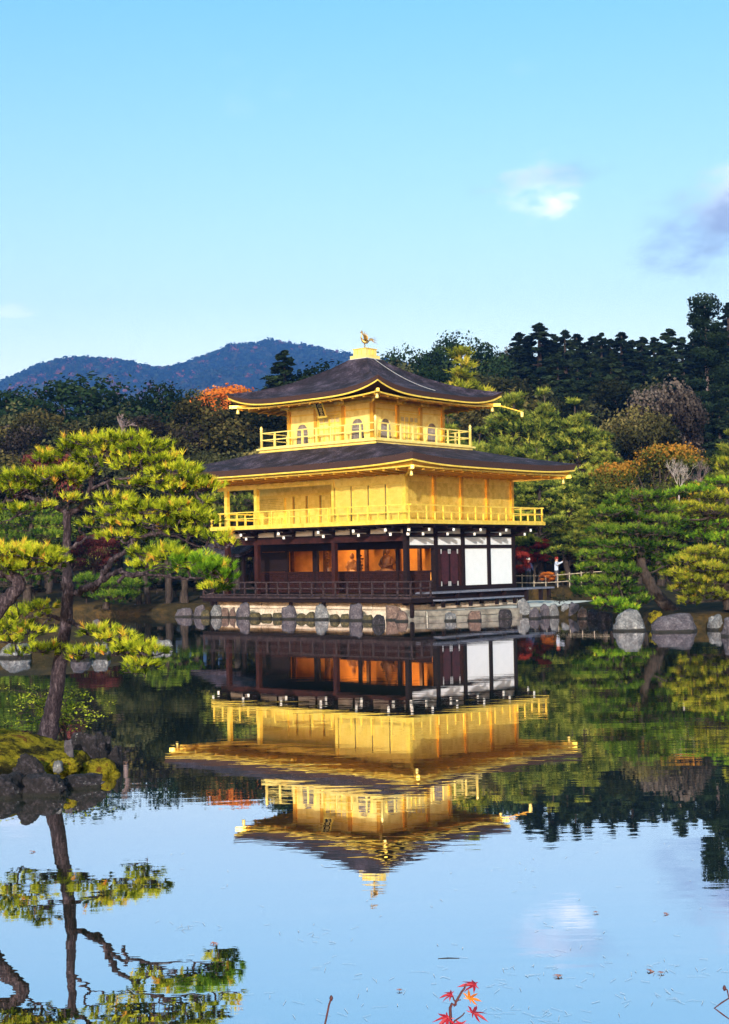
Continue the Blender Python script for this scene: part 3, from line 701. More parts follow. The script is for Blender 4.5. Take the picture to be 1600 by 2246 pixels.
def soffit(E, ctr, z0, lift, inner, cin, z1, mat, parent, name, p=4.0, na=25):
    m = MB(); corners = [(-1, -1), (1, -1), (1, 1), (-1, 1)]
    for k in range(4):
        s0, s1 = corners[k], corners[(k+1) % 4]; V = []; Fq = []
        for a_ in np.linspace(-1, 1, na):
            sx = s0[0]+(s1[0]-s0[0])*(a_+1)/2; sy = s0[1]+(s1[1]-s0[1])*(a_+1)/2
            V += [(ctr[0]+sx*E[0], ctr[1]+sy*E[1], z0+lift*abs(a_)**p), (cin[0]+sx*inner[0], cin[1]+sy*inner[1], z1)]
        for i in range(na-1): q = i*2; Fq.append((q, q+1, q+3, q+2))
        m.quads(V, Fq)
    return m.build(name, M[mat], parent)
def rafters(E, ctr, inner, cin, z0, z1, step, parent, mat, sz=0.085, tip='gold_pale', lift=0.0):
    """rafters from the wall to the eave on all four sides"""
    for axis in (0, 1):
        half = E[1-axis]; n = int(2*half/step)
        for sgn in (-1, 1):
            for i in range(n+1):
                o = -half+0.25+(2*half-0.5)*i/n
                a = [0, 0, z0-0.05]; b = [0, 0, z1-0.05]
                a[axis] = ctr[axis]+sgn*(E[axis]-0.10); a[1-axis] = ctr[1-axis]+o
                oi = max(-inner[1-axis], min(inner[1-axis], o)); b[axis] = cin[axis]+sgn*inner[axis]; b[1-axis] = ctr[1-axis]+o
                over = abs(o)-inner[1-axis]
                if over > 0: # beyond the wall: stop at the hip
                    f_ = min(1, over/(E[1-axis]-inner[1-axis])); b[axis] = cin[axis]+sgn*(inner[axis]+(E[axis]-inner[axis])*f_*0.93); b[2] = z1+(z0-z1)*f_-0.05
                w_ = lift*abs(o/half)**4; a[2] += w_; b[2] += w_*max(0, over)*0.3
                m = MB(); m.bar(a, b, sz, sz); r_ = m.build('rafter', M[mat], parent)
# lower roof
c2 = (LX/2, U3/2); E2 = (LX/2+2.40, U3/2+2.40)
c3 = (1.50+2.752, 3.133+2.752); HW3 = 2.752
m, _, _ = roof_ring(E2, None, (c2, c3), 7.20, 6.96, 0.21, 0.2, 8.30, (HW3+0.9, HW3+0.9), 0.10, 0.25, 'lower_roof')
lower = m.build('lower_roof', M['thatch'], PAV, True)
rim(E2, c2, 7.198, 6.92, 0.21, 0.19, 0.9).build('thatch_edge', M['thatch_edge'], lower)
eave_board((E2[0]-0.06, E2[1]-0.06), c2, 6.845, 0.07, 0.19, 0.08, 'eave_fascia', 'gold', lower)
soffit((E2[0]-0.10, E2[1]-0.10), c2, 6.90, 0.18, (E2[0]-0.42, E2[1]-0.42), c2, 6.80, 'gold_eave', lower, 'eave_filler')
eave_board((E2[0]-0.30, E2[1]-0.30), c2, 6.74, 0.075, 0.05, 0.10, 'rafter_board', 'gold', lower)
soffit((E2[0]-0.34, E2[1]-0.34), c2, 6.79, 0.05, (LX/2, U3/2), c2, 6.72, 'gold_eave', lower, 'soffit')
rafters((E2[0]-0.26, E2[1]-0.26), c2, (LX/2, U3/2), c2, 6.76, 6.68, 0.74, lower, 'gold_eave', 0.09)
def bell(x, y, z, parent, s=1.0):
    m = MB(); m.lathe((x, y, z), [(0.015*s, 0.0), (0.02*s, -0.05*s), (0.05*s, -0.07*s), (0.06*s, -0.14*s), (0.085*s, -0.24*s), (0.07*s, -0.24*s)], 8)
    m.build('wind_bell', M['gold_pale'], parent, True)
for sx, sy in ((-1, -1), (1, -1), (-1, 1), (1, 1)):
    m = MB(); m.bar((c2[0]+sx*LX/2, c2[1]+sy*U3/2, 6.60), (c2[0]+sx*(E2[0]-0.22), c2[1]+sy*(E2[1]-0.22), 6.76), 0.14, 0.16)
    m.build('hip_rafter', M['gold'], lower)
    bell(c2[0]+sx*(E2[0]-0.5), c2[1]+sy*(E2[1]-0.5), 6.66, lower, 1.1)
# ---- second-floor plinth, balcony, railing
p0, p1 = c3[0]-HW3, c3[0]+HW3; q0, q1 = c3[1]-HW3, c3[1]+HW3; D3 = 1.12
pl = B('balcony_plinth', 'gold_pale', (p0-D3+0.02, p1+D3-0.02, q0-D3+0.02, q1+D3-0.02, 7.85, 8.34))
B('balcony_cornice', 'gold_pale', (p0-D3-0.09, p1+D3+0.09, q0-D3-0.09, q1+D3+0.09, 8.341, 8.43), parent=pl)
B('plinth_moulding', 'gold', (p0-D3-0.02, p1+D3+0.02, q0-D3-0.02, q1+D3+0.02, 8.20, 8.24), parent=pl)
def knee(x, y, dx, dy, parent):
    """small scrolled bracket on the plinth face"""
    m = MB()
    pts = [(x+dx*0.02+dy*t_, y+dy*0.02+dx*t_, 8.13-0.055*math.cos(t_*9)) for t_ in np.linspace(-0.2, 0.2, 7)]
    m.tube(pts, 0.028, 6); m.build('scroll_bracket', M['gold_eave'], parent)
for i in range(5):
    f_ = -D3+0.3+(2*HW3+2*D3-0.6)*i/4
    knee(p0-D3, q0+f_, -1, 0, pl); knee(p0+f_, q0-D3, 0, -1, pl)
rail3 = empty('third_storey_railing'); rail3.parent = PAV
a_, b_ = p0-D3+0.10, p1+D3-0.10; c_, d_ = q0-D3+0.10, q1+D3-0.10
railing(rail3, 'gold_pale', [(a_, d_), (a_, c_), (b_, c_)], 8.43, (0.07, 0.45, 0.80), 0.94, 0.075, 0.055, ends=0.0, w=0.06)
railing(rail3, 'gold_pale', [(b_, c_), (b_, d_)], 8.43, (0.072, 0.452, 0.802), 0.94, 0.074, 0.054, ends=0.0, w=0.06)
railing(rail3, 'gold_pale', [(a_, d_), (b_, d_)], 8.43, (0.074, 0.454, 0.804), 0.94, 0.073, 0.054, ends=0.0, w=0.06)
for x, y in ((a_, c_), (a_, d_), (b_, c_), (b_, d_)):
    m = MB(); m.lathe((x, y, 8.43), [(0.075, 0), (0.075, 0.88), (0.09, 0.90), (0.05, 0.95), (0.085, 1.0), (0.06, 1.08), (0.01, 1.15)], 10)
    m.build('newel_post', M['gold_pale'], rail3, True)
# ---- second-floor walls
Z3, Z3T = 8.432, 10.30
for axis in (0, 1):
    for k in range(4):
        x, y = (p0, q0+k*2*HW3/3) if axis == 0 else (p0+k*2*HW3/3, q0)
        if axis == 1 and k == 0: continue
        post(x, y, Z3, Z3T, 'gold_eave', 0.10)
post(p1, q1, Z3, Z3T, 'gold_eave', 0.10)
def arch_outline(w, z0, z1, n=14):
    """bell-shaped (katomado) window outline, pointed at the top"""
    pts = [(-w*0.56, z0), (-w*0.50, z0+(z1-z0)*0.35)]
    for t_ in np.linspace(0, 1, n):
        a = t_*math.pi/2; pts.append((-w*0.5*math.cos(a)**0.8 if t_ < 1 else 0.0, z0+(z1-z0)*(0.55+0.45*math.sin(a)**1.0)))
    return pts + [(-x, z) for x, z in pts[::-1][1:]]
def face_map(axis, base):
    # s along the face, n outward, z
    if axis == 0: return lambda s, n, z: (base-n, s, z)
    return lambda s, n, z: (s, base-n, z)
def window(axis, base, s0):
    mp = face_map(axis, base)
    O = arch_outline(0.90, Z3+0.12, 9.66); I = arch_outline(0.76, Z3+0.16, 9.58)
    win = empty('arched_window'); win.parent = PAV
    n_ = len(O); m = MB()
    for j, (pts, d) in enumerate(((O, 0.02), (O, 0.075), (I, 0.075), (I, 0.02))): m.v += [mp(s0+x, d, z) for x, z in pts]
    for r in range(3):
        for i in range(n_-1): m.f.append((r*n_+i, r*n_+i+1, (r+1)*n_+i+1, (r+1)*n_+i))
    m.build('window_frame', M['gold_pale'], win)
    m = MB(); m.v = [mp(s0+x, 0.028, z) for x, z in I]; m.f = [tuple(range(n_))]; m.build('window_screen', M['window_dark'], win)
    zi = lambda x: max(z for (xa, za), (xb, zb) in zip(I[:-1], I[1:]) for z in [za+(zb-za)*((x-xa)/(xb-xa)) if (xa-x)*(xb-x) <= 0 and abs(xb-xa) > 1e-6 else -9])
    for x in np.linspace(-0.31, 0.31, 9):
        m = MB(); thick = 0.02 if abs(x) > 0.02 else 0.035
        A_ = mp(s0+x-thick/2, 0.03, Z3+0.17); B_ = mp(s0+x+thick/2, 0.058, zi(x)-0.01)
        m.box(A_[0], B_[0], A_[1], B_[1], A_[2], B_[2]); m.build('slat', M['grille'], win)
    for z in (8.86, 9.10, 9.34):
        h = 0.36 if z < 9.2 else 0.31
        A_ = mp(s0-h, 0.031, z); B_ = mp(s0+h, 0.064, z+0.04)
        m = MB(); m.box(A_[0], B_[0], A_[1], B_[1], A_[2], B_[2]); m.build('glazing_bar', M['grille'], win)
def panel_door(axis, base, s0):
    mp = face_map(axis, base)
    def bx(s_a, s_b, n_a, n_b, z_a, z_b, mat, name, parent):
        A_ = mp(s_a, n_a, z_a); B_ = mp(s_b, n_b, z_b); m = MB(); m.box(A_[0], B_[0], A_[1], B_[1], A_[2], B_[2]); return m.build(name, M[mat], parent)
    for sg in (-1, 1):
        c = s0+sg*0.365
        leaf = bx(c-0.355, c+0.355, 0.02, 0.05, Z3+0.06, 9.84, 'gold_pale', 'door_leaf', PAV)
        for u in (-0.33, 0.0, 0.33): bx(c+u-0.025, c+u+0.025, 0.051, 0.075, Z3+0.07, 9.83, 'gold', 'stile', leaf)
        for z in (Z3+0.08, 8.95, 9.22, 9.50, 9.80): bx(c-0.35, c+0.35, 0.0505, 0.072, z-0.025, z+0.025, 'gold', 'door_rail', leaf)
        for u in (-0.165, 0.165):
            m = MB()
            for q_ in np.linspace(-0.11, 0.11, 5):
                A_ = mp(c+u+q_-0.009, 0.051, 9.54); B_ = mp(c+u+q_+0.009, 0.062, 9.76); m.box(A_[0], B_[0], A_[1], B_[1], A_[2], B_[2])
            m.build('door_grille', M['grille'], leaf)
    for sg in (-1, 1): bx(s0+sg*0.74, s0+sg*0.80, 0.02, 0.09, Z3+0.02, 9.95, 'gold', 'door_jamb', PAV)
    bx(s0-0.85, s0+0.85, 0.02, 0.095, 9.86, 9.93, 'gold', 'door_head', PAV)
t3 = 2*HW3/3
for axis, base, st in ((0, p0, q0), (1, q0, p0)):
    mp = face_map(axis, base)
    for k in range(3):
        A_ = mp(st+k*t3+0.09, -0.05, Z3); B_ = mp(st+(k+1)*t3-0.09, 0.015, Z3T)
        m = MB(); m.box(A_[0], B_[0], A_[1], B_[1], A_[2], B_[2]); m.build('wall_panel', M['gold_pale'], PAV)
        A_ = mp(st+k*t3+0.09, 0.016, 10.0); B_ = mp(st+(k+1)*t3-0.09, 0.05, 10.07)
        m = MB(); m.box(A_[0], B_[0], A_[1], B_[1], A_[2], B_[2]); m.build('wall_rail', M['gold'], PAV)
        if k != 1: window(axis, base, st+(k+0.5)*t3)
    panel_door(axis, base, st+1.5*t3)
B('back_wall', 'gold_pale', (p1-0.05, p1+0.02, q0+0.09, q1-0.09, Z3, Z3T), (p0+0.09, p1-0.09, q1-0.05, q1+0.02, Z3, Z3T))
B('wall_head_beam', 'gold', (p0-0.12, p1+0.12, q0-0.12, q1+0.12, Z3T, Z3T+0.16))
B('bracket_course', 'gold_eave', (p0-0.05, p1+0.05, q0-0.05, q1+0.05, Z3T+0.161, 10.74))
# bracket sets above each post
for axis in (0, 1):
    for k in range(4):
        x, y = (p0, q0+k*t3) if axis == 0 else (p0+k*t3, q0)
        dx, dy = (-1, 0) if axis == 0 else (0, -1)
        if k == 0: dx, dy = -0.707, -0.707
        if axis == 1 and k == 0: continue
        bs = empty('bracket_set', (x, y, 0)); bs.parent = PAV
        for L, z in ((0.42, 10.40), (0.68, 10.53)):
            m = MB(); m.bar((dx*0.05, dy*0.05, z), (dx*L, dy*L, z), 0.11, 0.11); m.build('arm', M['gold'], bs)
            m = MB(); m.bar((dx*(L-0.06)-dy*0.28, dy*(L-0.06)-dx*0.28, z+0.012), (dx*(L-0.06)+dy*0.28, dy*(L-0.06)+dx*0.28, z+0.012), 0.10, 0.095); m.build('cross_arm', M['gold_pale'], bs)
# upper roof
E3 = (HW3+2.25, HW3+2.25)
m, _, _ = roof_ring(E3, None, (c3, c3), 10.74, 10.55, 0.50, 0.5, 12.95, (0.56, 0.56), 0.55, 0.85, 'upper_roof', nt=21)
upper = m.build('upper_roof', M['thatch'], PAV, True)
rim(E3, c3, 10.738, 10.50, 0.50, 0.54, 1.0, dz_in=0.05).build('thatch_edge', M['thatch_edge'], upper)
eave_board((E3[0]-0.05, E3[1]-0.05), c3, 10.43, 0.07, 0.54, 0.07, 'eave_fascia', 'gold', upper)
eave_board((E3[0]-0.32, E3[1]-0.32), c3, 10.34, 0.07, 0.16, 0.10, 'rafter_board', 'gold', upper)
soffit((E3[0]-0.36, E3[1]-0.36), c3, 10.395, 0.16, (HW3+0.02, HW3+0.02), c3, 10.72, 'gold_eave', upper, 'soffit')
rafters((E3[0]-0.28, E3[1]-0.28), c3, (HW3, HW3), c3, 10.37, 10.68, 0.70, upper, 'gold_eave', 0.085, lift=0.14)
for sx, sy in ((-1, -1), (1, -1), (-1, 1), (1, 1)):
    m = MB(); m.bar((c3[0]+sx*HW3, c3[1]+sy*HW3, 10.60), (c3[0]+sx*(E3[0]-0.10), c3[1]+sy*(E3[1]-0.10), 10.56), 0.13, 0.15); m.build('hip_rafter', M['gold'], upper)
    bell(c3[0]+sx*(E3[0]-0.4), c3[1]+sy*(E3[1]-0.4), 10.50, upper, 1.2)
# long gold drain spout at the right-hand corner of the upper eave
s0 = Vector((c3[0]+E3[0]-0.35, c3[1]-E3[1]+0.35, 10.62)); s1 = Vector((c3[0]+E3[0]+0.75, c3[1]-E3[1]-0.65, 10.20))
m = MB(); m.bar(s0, s1, 0.055, 0.05); sp_ = m.build('drain_spout', M['gold_eave'], upper)
m = MB(); m.lathe(tuple(s1-Vector((0, 0, 0.02))), [(0.04, 0.03), (0.11, 0.0), (0.09, -0.09), (0.07, -0.24), (0.03, -0.24)], 8); m.build('spout_bell', M['gold_pale'], sp_)
# name board under the south eave
nb = empty('name_board', (p0-0.62, c3[1]+0.05, 10.16)); nb.parent = PAV; nb.rotation_euler = (0, math.radians(-24), 0)
def NBx(name, mat, *b):
    m = MB()
    for q_ in b: m.box(*q_)
    return m.build(name, M[mat], nb)
NBx('board', 'dark_wood', (-0.03, 0.03, -0.24, 0.24, -0.36, 0.36))
NBx('board_frame', 'gold', (-0.06, -0.031, -0.30, -0.20, -0.42, 0.42), (-0.06, -0.031, 0.20, 0.30, -0.42, 0.42), (-0.06, -0.031, -0.199, 0.199, 0.34, 0.42), (-0.06, -0.031, -0.199, 0.199, -0.42, -0.34))
# brush-written column of three characters, in gold strokes
NBx('lettering', 'gold_pale', (-0.045, -0.0305, -0.10, 0.10, 0.25, 0.275), (-0.045, -0.0305, -0.012, 0.012, 0.13, 0.30), (-0.045, -0.0305, -0.12, -0.09, 0.12, 0.22), (-0.045, -0.0305, 0.08, 0.11, 0.12, 0.24),
    (-0.045, -0.0305, -0.11, 0.11, 0.055, 0.08), (-0.045, -0.0305, -0.09, -0.06, -0.05, 0.05), (-0.045, -0.0305, -0.02, 0.01, -0.06, 0.05), (-0.045, -0.0305, 0.05, 0.08, -0.05, 0.05), (-0.045, -0.0305, -0.11, 0.11, -0.085, -0.06),
    (-0.045, -0.0305, -0.08, 0.08, -0.135, -0.11), (-0.045, -0.0305, -0.012, 0.012, -0.27, -0.14), (-0.045, -0.0305, -0.10, 0.10, -0.215, -0.19), (-0.045, -0.0305, -0.11, 0.11, -0.30, -0.275))
# lightning wire on the roof
wp = []
for t_ in np.linspace(0, 1, 18):
    tt = 0.97-0.80*t_; half = E3[0]*(1-tt)+0.56*tt; c = 0.55
    z = 10.74+(12.95-10.74)*((1-c)*tt+c*tt*tt); wp.append((c3[0]-half*0.12+0.9*t_*0.9, c3[1]-half, z+0.05))
m = MB(); m.tube(wp, 0.015, 5); m.build('lightning_wire', M['wire'], upper)
# roof finial: two-step gold pedestal and the phoenix
ped = B('roof_pedestal', 'gold_pale', (c3[0]-0.54, c3[0]+0.54, c3[1]-0.54, c3[1]+0.54, 12.95, 13.12))
B('pedestal_collar', 'wire', (c3[0]-0.60, c3[0]+0.60, c3[1]-0.60, c3[1]+0.60, 12.80, 12.948), parent=ped)
B('pedestal_box', 'gold_pale', (c3[0]-0.42, c3[0]+0.42, c3[1]-0.42, c3[1]+0.42, 13.121, 13.44), parent=ped)
B('pedestal_cap', 'gold', (c3[0]-0.45, c3[0]+0.45, c3[1]-0.45, c3[1]+0.45, 13.441, 13.48), parent=ped)
for f_ in (-0.14, 0.14):
    B('pedestal_stile', 'gold', (c3[0]-0.435, c3[0]-0.421, c3[1]+f_-0.02, c3[1]+f_+0.02, 13.125, 13.43), parent=ped)
    B('pedestal_stile', 'gold', (c3[0]+f_-0.02, c3[0]+f_+0.02, c3[1]-0.435, c3[1]-0.421, 13.125, 13.43), parent=ped)
PH = empty('phoenix', (c3[0], c3[1], 13.48)); PH.parent = PAV; PH.rotation_euler = (0, 0, -YAW)   # built facing left across the view
def PM(name, mb, parent=PH, smooth=True): return mb.build(name, M['bronze'], parent, smooth)
body = PM('body', MB().tube([(-0.20, 0, 0.62), (-0.14, 0, 0.50), (-0.08, 0, 0.42), (0.02, 0, 0.36), (0.12, 0, 0.36), (0.20, 0, 0.40)], [0.03, 0.05, 0.085, 0.10, 0.075, 0.03], 10))
PM('neck', MB().tube([(-0.16, 0, 0.52), (-0.175, 0, 0.62), (-0.15, 0, 0.72), (-0.13, 0, 0.80), (-0.15, 0, 0.86)], [0.05, 0.032, 0.026, 0.028, 0.034], 8))
head = PM('head', MB().tube([(-0.11, 0, 0.87), (-0.15, 0, 0.88), (-0.19, 0, 0.875), (-0.25, 0, 0.84)], [0.03, 0.042, 0.03, 0.006], 8))
PM('crest', MB().tube([(-0.15, 0, 0.91), (-0.13, 0, 0.96), (-0.16, 0, 0.985)], [0.018, 0.022, 0.006], 6), head)
for sy_ in (-1, 1):
    PM('leg', MB().tube([(-0.01, 0.05*sy_, 0.34), (0.0+0.02*sy_, 0.055*sy_, 0.18), (-0.02+0.03*sy_, 0.055*sy_, 0.0)], [0.03, 0.016, 0.018], 6))
    wing = MB()
    root = Vector((0.0, 0.07*sy_, 0.42)); k_ = 1.0 if sy_ < 0 else 0.9
    for i in range(7):
        an = math.radians(108-i*15); L = (0.52-0.045*i)*k_
        tipv = root+Vector((math.cos(an)*L*0.8, 0.22*sy_*(1-i*0.08), math.sin(an)*L))
        wing.tube([root+Vector((0.015*i, 0, 0)), (root+tipv)/2+Vector((0.03, 0.02*sy_, 0)), tipv], [0.028, 0.032, 0.006], 5)
    PM('wing', wing)
for i in range(9):
    a = math.radians(-2+i*6-22); L = 0.42+0.10*math.sin(i*1.7)
    p_ = [(0.16, 0, 0.39), (0.16+L*0.4*math.cos(a+0.5), 0.03*(i-4), 0.39+L*0.4*math.sin(a+0.5)+0.03), (0.16+L*math.cos(a), 0.05*(i-4), 0.39+L*math.sin(a)*1.0)]
    PM('tail_plume', MB().tube(p_, [0.02, 0.016, 0.005], 5))
# ---- east side bench deck and lower step
bench = B('side_deck', 'bench_wood', (0.42, 10.6, -1.12, -0.14, 1.12, 1.20))
for x in (0.7, 2.6, 4.5, 6.4, 8.3, 9.6, 10.35):
    B('deck_leg', 'dark_wood', (x-0.08, x+0.08, -1.02, -0.86, 0.55, 1.118), parent=bench)
B('deck_apron', 'dark_wood', (0.45, 8.4, -0.80, -0.72, 0.75, 1.117), parent=bench)
step = B('low_step', 'bench_wood', (0.35, 6.9, -1.75, -1.22, 0.80, 0.87))
for x in (0.6, 2.7, 4.8, 6.3, 6.75):
    B('step_leg', 'dark_wood', (x-0.07, x+0.07, -1.68, -1.54, 0.50, 0.798), parent=step)
# lamp that lights the hall
lmp = bpy.data.lights.new('hall_lamp', 'POINT'); lmp.energy = 60; lmp.color = (1.0, 0.55, 0.20); lmp.shadow_soft_size = 0.15
lo = bpy.data.objects.new('hall_lamp', lmp); COL.objects.link(lo); lo.parent = PAV; lo.location = (HX-1.2, 3.2, 3.6)
lm2 = lo.copy(); COL.objects.link(lm2); lm2.parent = PAV; lm2.location = (HX-1.2, 7.2, 3.6)
# ---- fishing deck on the west side
SOS = empty('fishing_pavilion', loc2w(3.0, U3+0.6), YAW); tag(SOS, 'small dark open fishing pavilion with shingled gable roof at the west side', 'pavilion')
def SB(name, mat, *bs, parent=SOS):
    m = MB()
    for b in bs: m.box(*b)
    return m.build(name, M[mat], parent)
for x in (-1.1, 1.1):
    for y in (0.2, 2.6): SB('post', 'dark_wood', (x-0.08, x+0.08, y-0.08, y+0.08, 0.2, 3.25))
SB('floor_deck', 'deck_wood', (-1.4, 1.4, -0.2, 3.0, 0.95, 1.03))
for x in (-1.32, 1.32):
    SB('rail', 'deck_wood', (x-0.03, x+0.03, -0.2, 3.0, 1.62, 1.68)); SB('rail', 'deck_wood', (x-0.03, x+0.03, -0.2, 3.0, 1.32, 1.37))
m = MB()
prof = [(-1.9, 3.15), (-1.2, 3.35), (-0.5, 3.72), (0, 4.05), (0.5, 3.72), (1.2, 3.35), (1.9, 3.15)]
V = [(x, y, z) for y in (-0.3, 3.5) for x, z in prof] + [(x, y, z-0.16) for y in (-0.3, 3.5) for x, z in prof]; n_ = len(prof)
Fq = []
for i in range(n_-1): Fq += [(i, i+1, n_+i+1, n_+i), (2*n_+i+1, 2*n_+i, 3*n_+i, 3*n_+i+1), (i+1, i, 2*n_+i, 2*n_+i+1), (n_+i, n_+i+1, 3*n_+i+1, 3*n_+i)]
Fq += [(0, n_, 3*n_, 2*n_), (n_-1, 3*n_-1, 4*n_-1, 2*n_-1)]
m.quads(V, Fq); m.build('roof', M['thatch'], SOS)
SB('gable_beam', 'red_wood', (-1.3, 1.3, 0.1, 0.25, 3.0, 3.14), (-1.3, 1.3, 2.55, 2.7, 3.0, 3.14))
simple('statue_pale', (0.30, 0.12, 0.04), (0.48, 0.22, 0.08), 5, 0.6, 0.2, 0.01)
# ================================================================== statues in the hall (seen through the open shutters)
def statue(name, label, lx, ly, s, mat, halo=False):
    r = empty(name, loc2w(lx, ly, 1.125), YAW - math.pi/2*0 ); tag(r, label, 'statue')
    m = MB(); m.box(-0.45, 0.45, -0.55, 0.55, 0, 0.55).box(-0.38, 0.38, -0.48, 0.48, 0.551, 0.85); m.build('pedestal', M['statue_wood'], r)
    m = MB()
    m.lathe((0, 0, 0.85), [(0.50*s, 0), (0.52*s, 0.10*s), (0.42*s, 0.22*s), (0.30*s, 0.32*s), (0.27*s, 0.55*s), (0.32*s, 0.78*s), (0.26*s, 0.92*s), (0.09*s, 1.0*s),
                            (0.08*s, 1.04*s), (0.13*s, 1.10*s), (0.15*s, 1.22*s), (0.12*s, 1.34*s), (0.05*s, 1.42*s), (0.01, 1.45*s)], 14)
    for sg in (-1, 1):
        m.tube([(0, 0.30*s*sg, 0.85+0.80*s), (-0.10*s, 0.40*s*sg, 0.85+0.52*s), (-0.30*s, 0.12*s*sg, 0.85+0.40*s)], [0.10*s, 0.085*s, 0.06*s], 8)
        m.tube([(0.0, 0.2*s*sg, 0.97), (-0.22*s, 0.55*s*sg, 0.96), (-0.42*s, 0.15*s*sg, 0.94)], [0.12*s, 0.12*s, 0.07*s], 8)
    m.build('seated_figure', M[mat], r, True)
    if halo:
        m = MB(); m.tube([(0.24, 0.42*math.cos(a), 1.75+0.62*math.sin(a)) for a in np.linspace(-0.6, math.pi+0.6, 20)], 0.05, 6); m.build('halo', M[mat], r, True)
    return r
HXF = HX-0.95
statue('seated_statue', 'seated pale statue against the orange wall inside the hall, left of the dark one', HXF+0.2, ly_at(765, HXF), 0.78, 'statue_pale')
statue('seated_statue', 'larger dark seated statue silhouetted inside the hall beside the corner post', HXF+0.2, ly_at(842, HXF), 0.98, 'statue_wood', True)
def lotus(px, label):
    ly = ly_at(px, HXF-0.2); r = empty('lotus_ornament', loc2w(HXF-0.2, ly, 1.125), YAW); tag(r, label, 'ornament')
    m = MB(); m.lathe((0, 0, 0), [(0.14, 0), (0.16, 0.5), (0.09, 0.62), (0.12, 0.75), (0.07, 0.75)], 10); m.build('vase', M['statue_wood'], r, True)
    rg = random.Random(px)
    for i in range(7):
        z = 1.15+0.16*i; y = rg.uniform(-0.22, 0.22)
        m = MB(); m.tube([(0, 0, 0.7), (0, y*0.3, z*0.7), (0, y, z)], 0.014, 5); st = m.build('stem', M['statue_wood'], r)
        m = MB(); m.lathe((0, y, z-0.03), [(0.01, 0), (0.07, 0.03), (0.09, 0.08), (0.05, 0.10)], 8); m.build('lotus_leaf', M['statue_wood'], st)
lotus(719, 'tall dark lotus ornament in a vase beside the wide orange panel')
lotus(792, 'tall dark lotus ornament in a vase right of the pale statue')

# ================================================================== stone terrace beside the pavilion
ter = MB()
poly = [(-0.7, -0.4), (-0.6, -1.6), (1.2, -2.9), (3.5, -3.6), (6.2, -4.6), (9.0, -5.2), (14.5, -5.0), (14.5, 3.0), (9.2, 3.0), (9.0, -0.1)]
ter.v = [(*loc2w(x, y)[:2], 0.37) for x, y in poly] + [(*loc2w(x, y)[:2], -0.6) for x, y in poly]
k = len(poly); ter.f = [tuple(range(k))[::-1]] + [(i, (i+1) % k, (i+1) % k+k, i+k) for i in range(k)]
terrace = tag(ter.build('terrace', M['gravel_court']), 'pale gravel terrace edged with cut stone beside the pavilion', kind='structure')
rg = random.Random(11)
front = [Vector(loc2w(*p)) for p in poly[0:6]]
for a, b in zip(front[:-1], front[1:]):
    d = (b-a); L = d.length; d.normalize(); n = max(1, round(L/1.15)); nrm = Vector((d.y, -d.x, 0))
    for j, (z0, z1, w0, w1) in enumerate(((-0.4, 0.16, 0.22, -0.5), (0.165, 0.40, 0.12, -0.75))):
        for i in range(n):
            p = a+d*(L*i/n+0.012); q = a+d*(L*(i+1)/n-0.012); zz = z1+rg.uniform(-0.015, 0.015); o_ = rg.uniform(-0.03, 0.03)
            m = MB(); V = []
            for z in (z0, zz):
                for pt_, w_ in ((p, w0+o_), (q, w0+o_), (q, w1), (p, w1)):
                    e = pt_+nrm*w_; V.append((e.x, e.y, z))
            m.quads(V, [(3, 2, 1, 0), (4, 5, 6, 7), (0, 1, 5, 4), (1, 2, 6, 5), (2, 3, 7, 6), (3, 0, 4, 7)])
            o = m.build('stone_slab', M['terrace_stone'], terrace)
            bv = o.modifiers.new('bevel', 'BEVEL'); bv.width = 0.025; bv.segments = 2

# ================================================================== rocks
_ico = {}
def ico(sub):
    if sub not in _ico:
        b = bmesh.new(); bmesh.ops.create_icosphere(b, subdivisions=sub, radius=1.0)
        b.verts.ensure_lookup_table(); _ico[sub] = (np.array([v.co[:] for v in b.verts]), np.array([[v.index for v in f.verts] for f in b.faces])); b.free()
    return _ico[sub]
def rock_mesh(seed, sx, sy, sz, sub=4, rough=0.30, fine=0.05, ridge=0.0):
    """angular boulder filling the half sizes sx, sy and rising sz above its base plane; about as much lies below"""
    V, F = ico(sub); rg = random.Random(seed); off = Vector((rg.uniform(-50, 50), rg.uniform(-50, 50), rg.uniform(-50, 50)))
    P = np.sign(V)*np.abs(V)**0.72
    for i in range(9):
        n = np.array([rg.gauss(0, 1), rg.gauss(0, 1), rg.gauss(0, 0.9)]); n /= np.linalg.norm(n); dd = rg.uniform(0.60, 0.95)
        t_ = P@n-dd; P = P-np.outer(np.clip(t_, 0, None)*0.92, n)
    out = []
    for p in P:
        v = Vector(p); f_ = 1+rough*noise.noise(v*1.5+off)+fine*1.3*noise.noise(v*4.5+off)+fine*0.8*noise.noise(v*11+off)+fine*0.4*noise.noise(v*26+off)
        if ridge: f_ -= ridge*abs(noise.noise(Vector((v.x*2.2, v.y*2.2, v.z*6))+off))
        out.append(v*f_)
    P = np.array([tuple(q) for q in out])
    lo, hi = P.min(0), P.max(0); P = (P-(lo+hi)/2)/((hi-lo)/2); P[:, 2] = np.where(P[:, 2] > 0.62, 0.62+(P[:, 2]-0.62)*0.45, P[:, 2])*1.26
    P[:, 0] += 0.35*rg.uniform(-1, 1)*(P[:, 2]*0.5); k_ = 1.05-0.12*np.clip(P[:, 2], -0.5, 1)
    P[:, :2] *= k_[:, None]
    return np_mesh('rock', P*np.array([sx, sy, sz]), F, smooth=False)
def y_hor(px): return 1229+0.0175*(800-px)
def dist_at(px, yw): return CAMZ*FPX/(yw-y_hor(px))
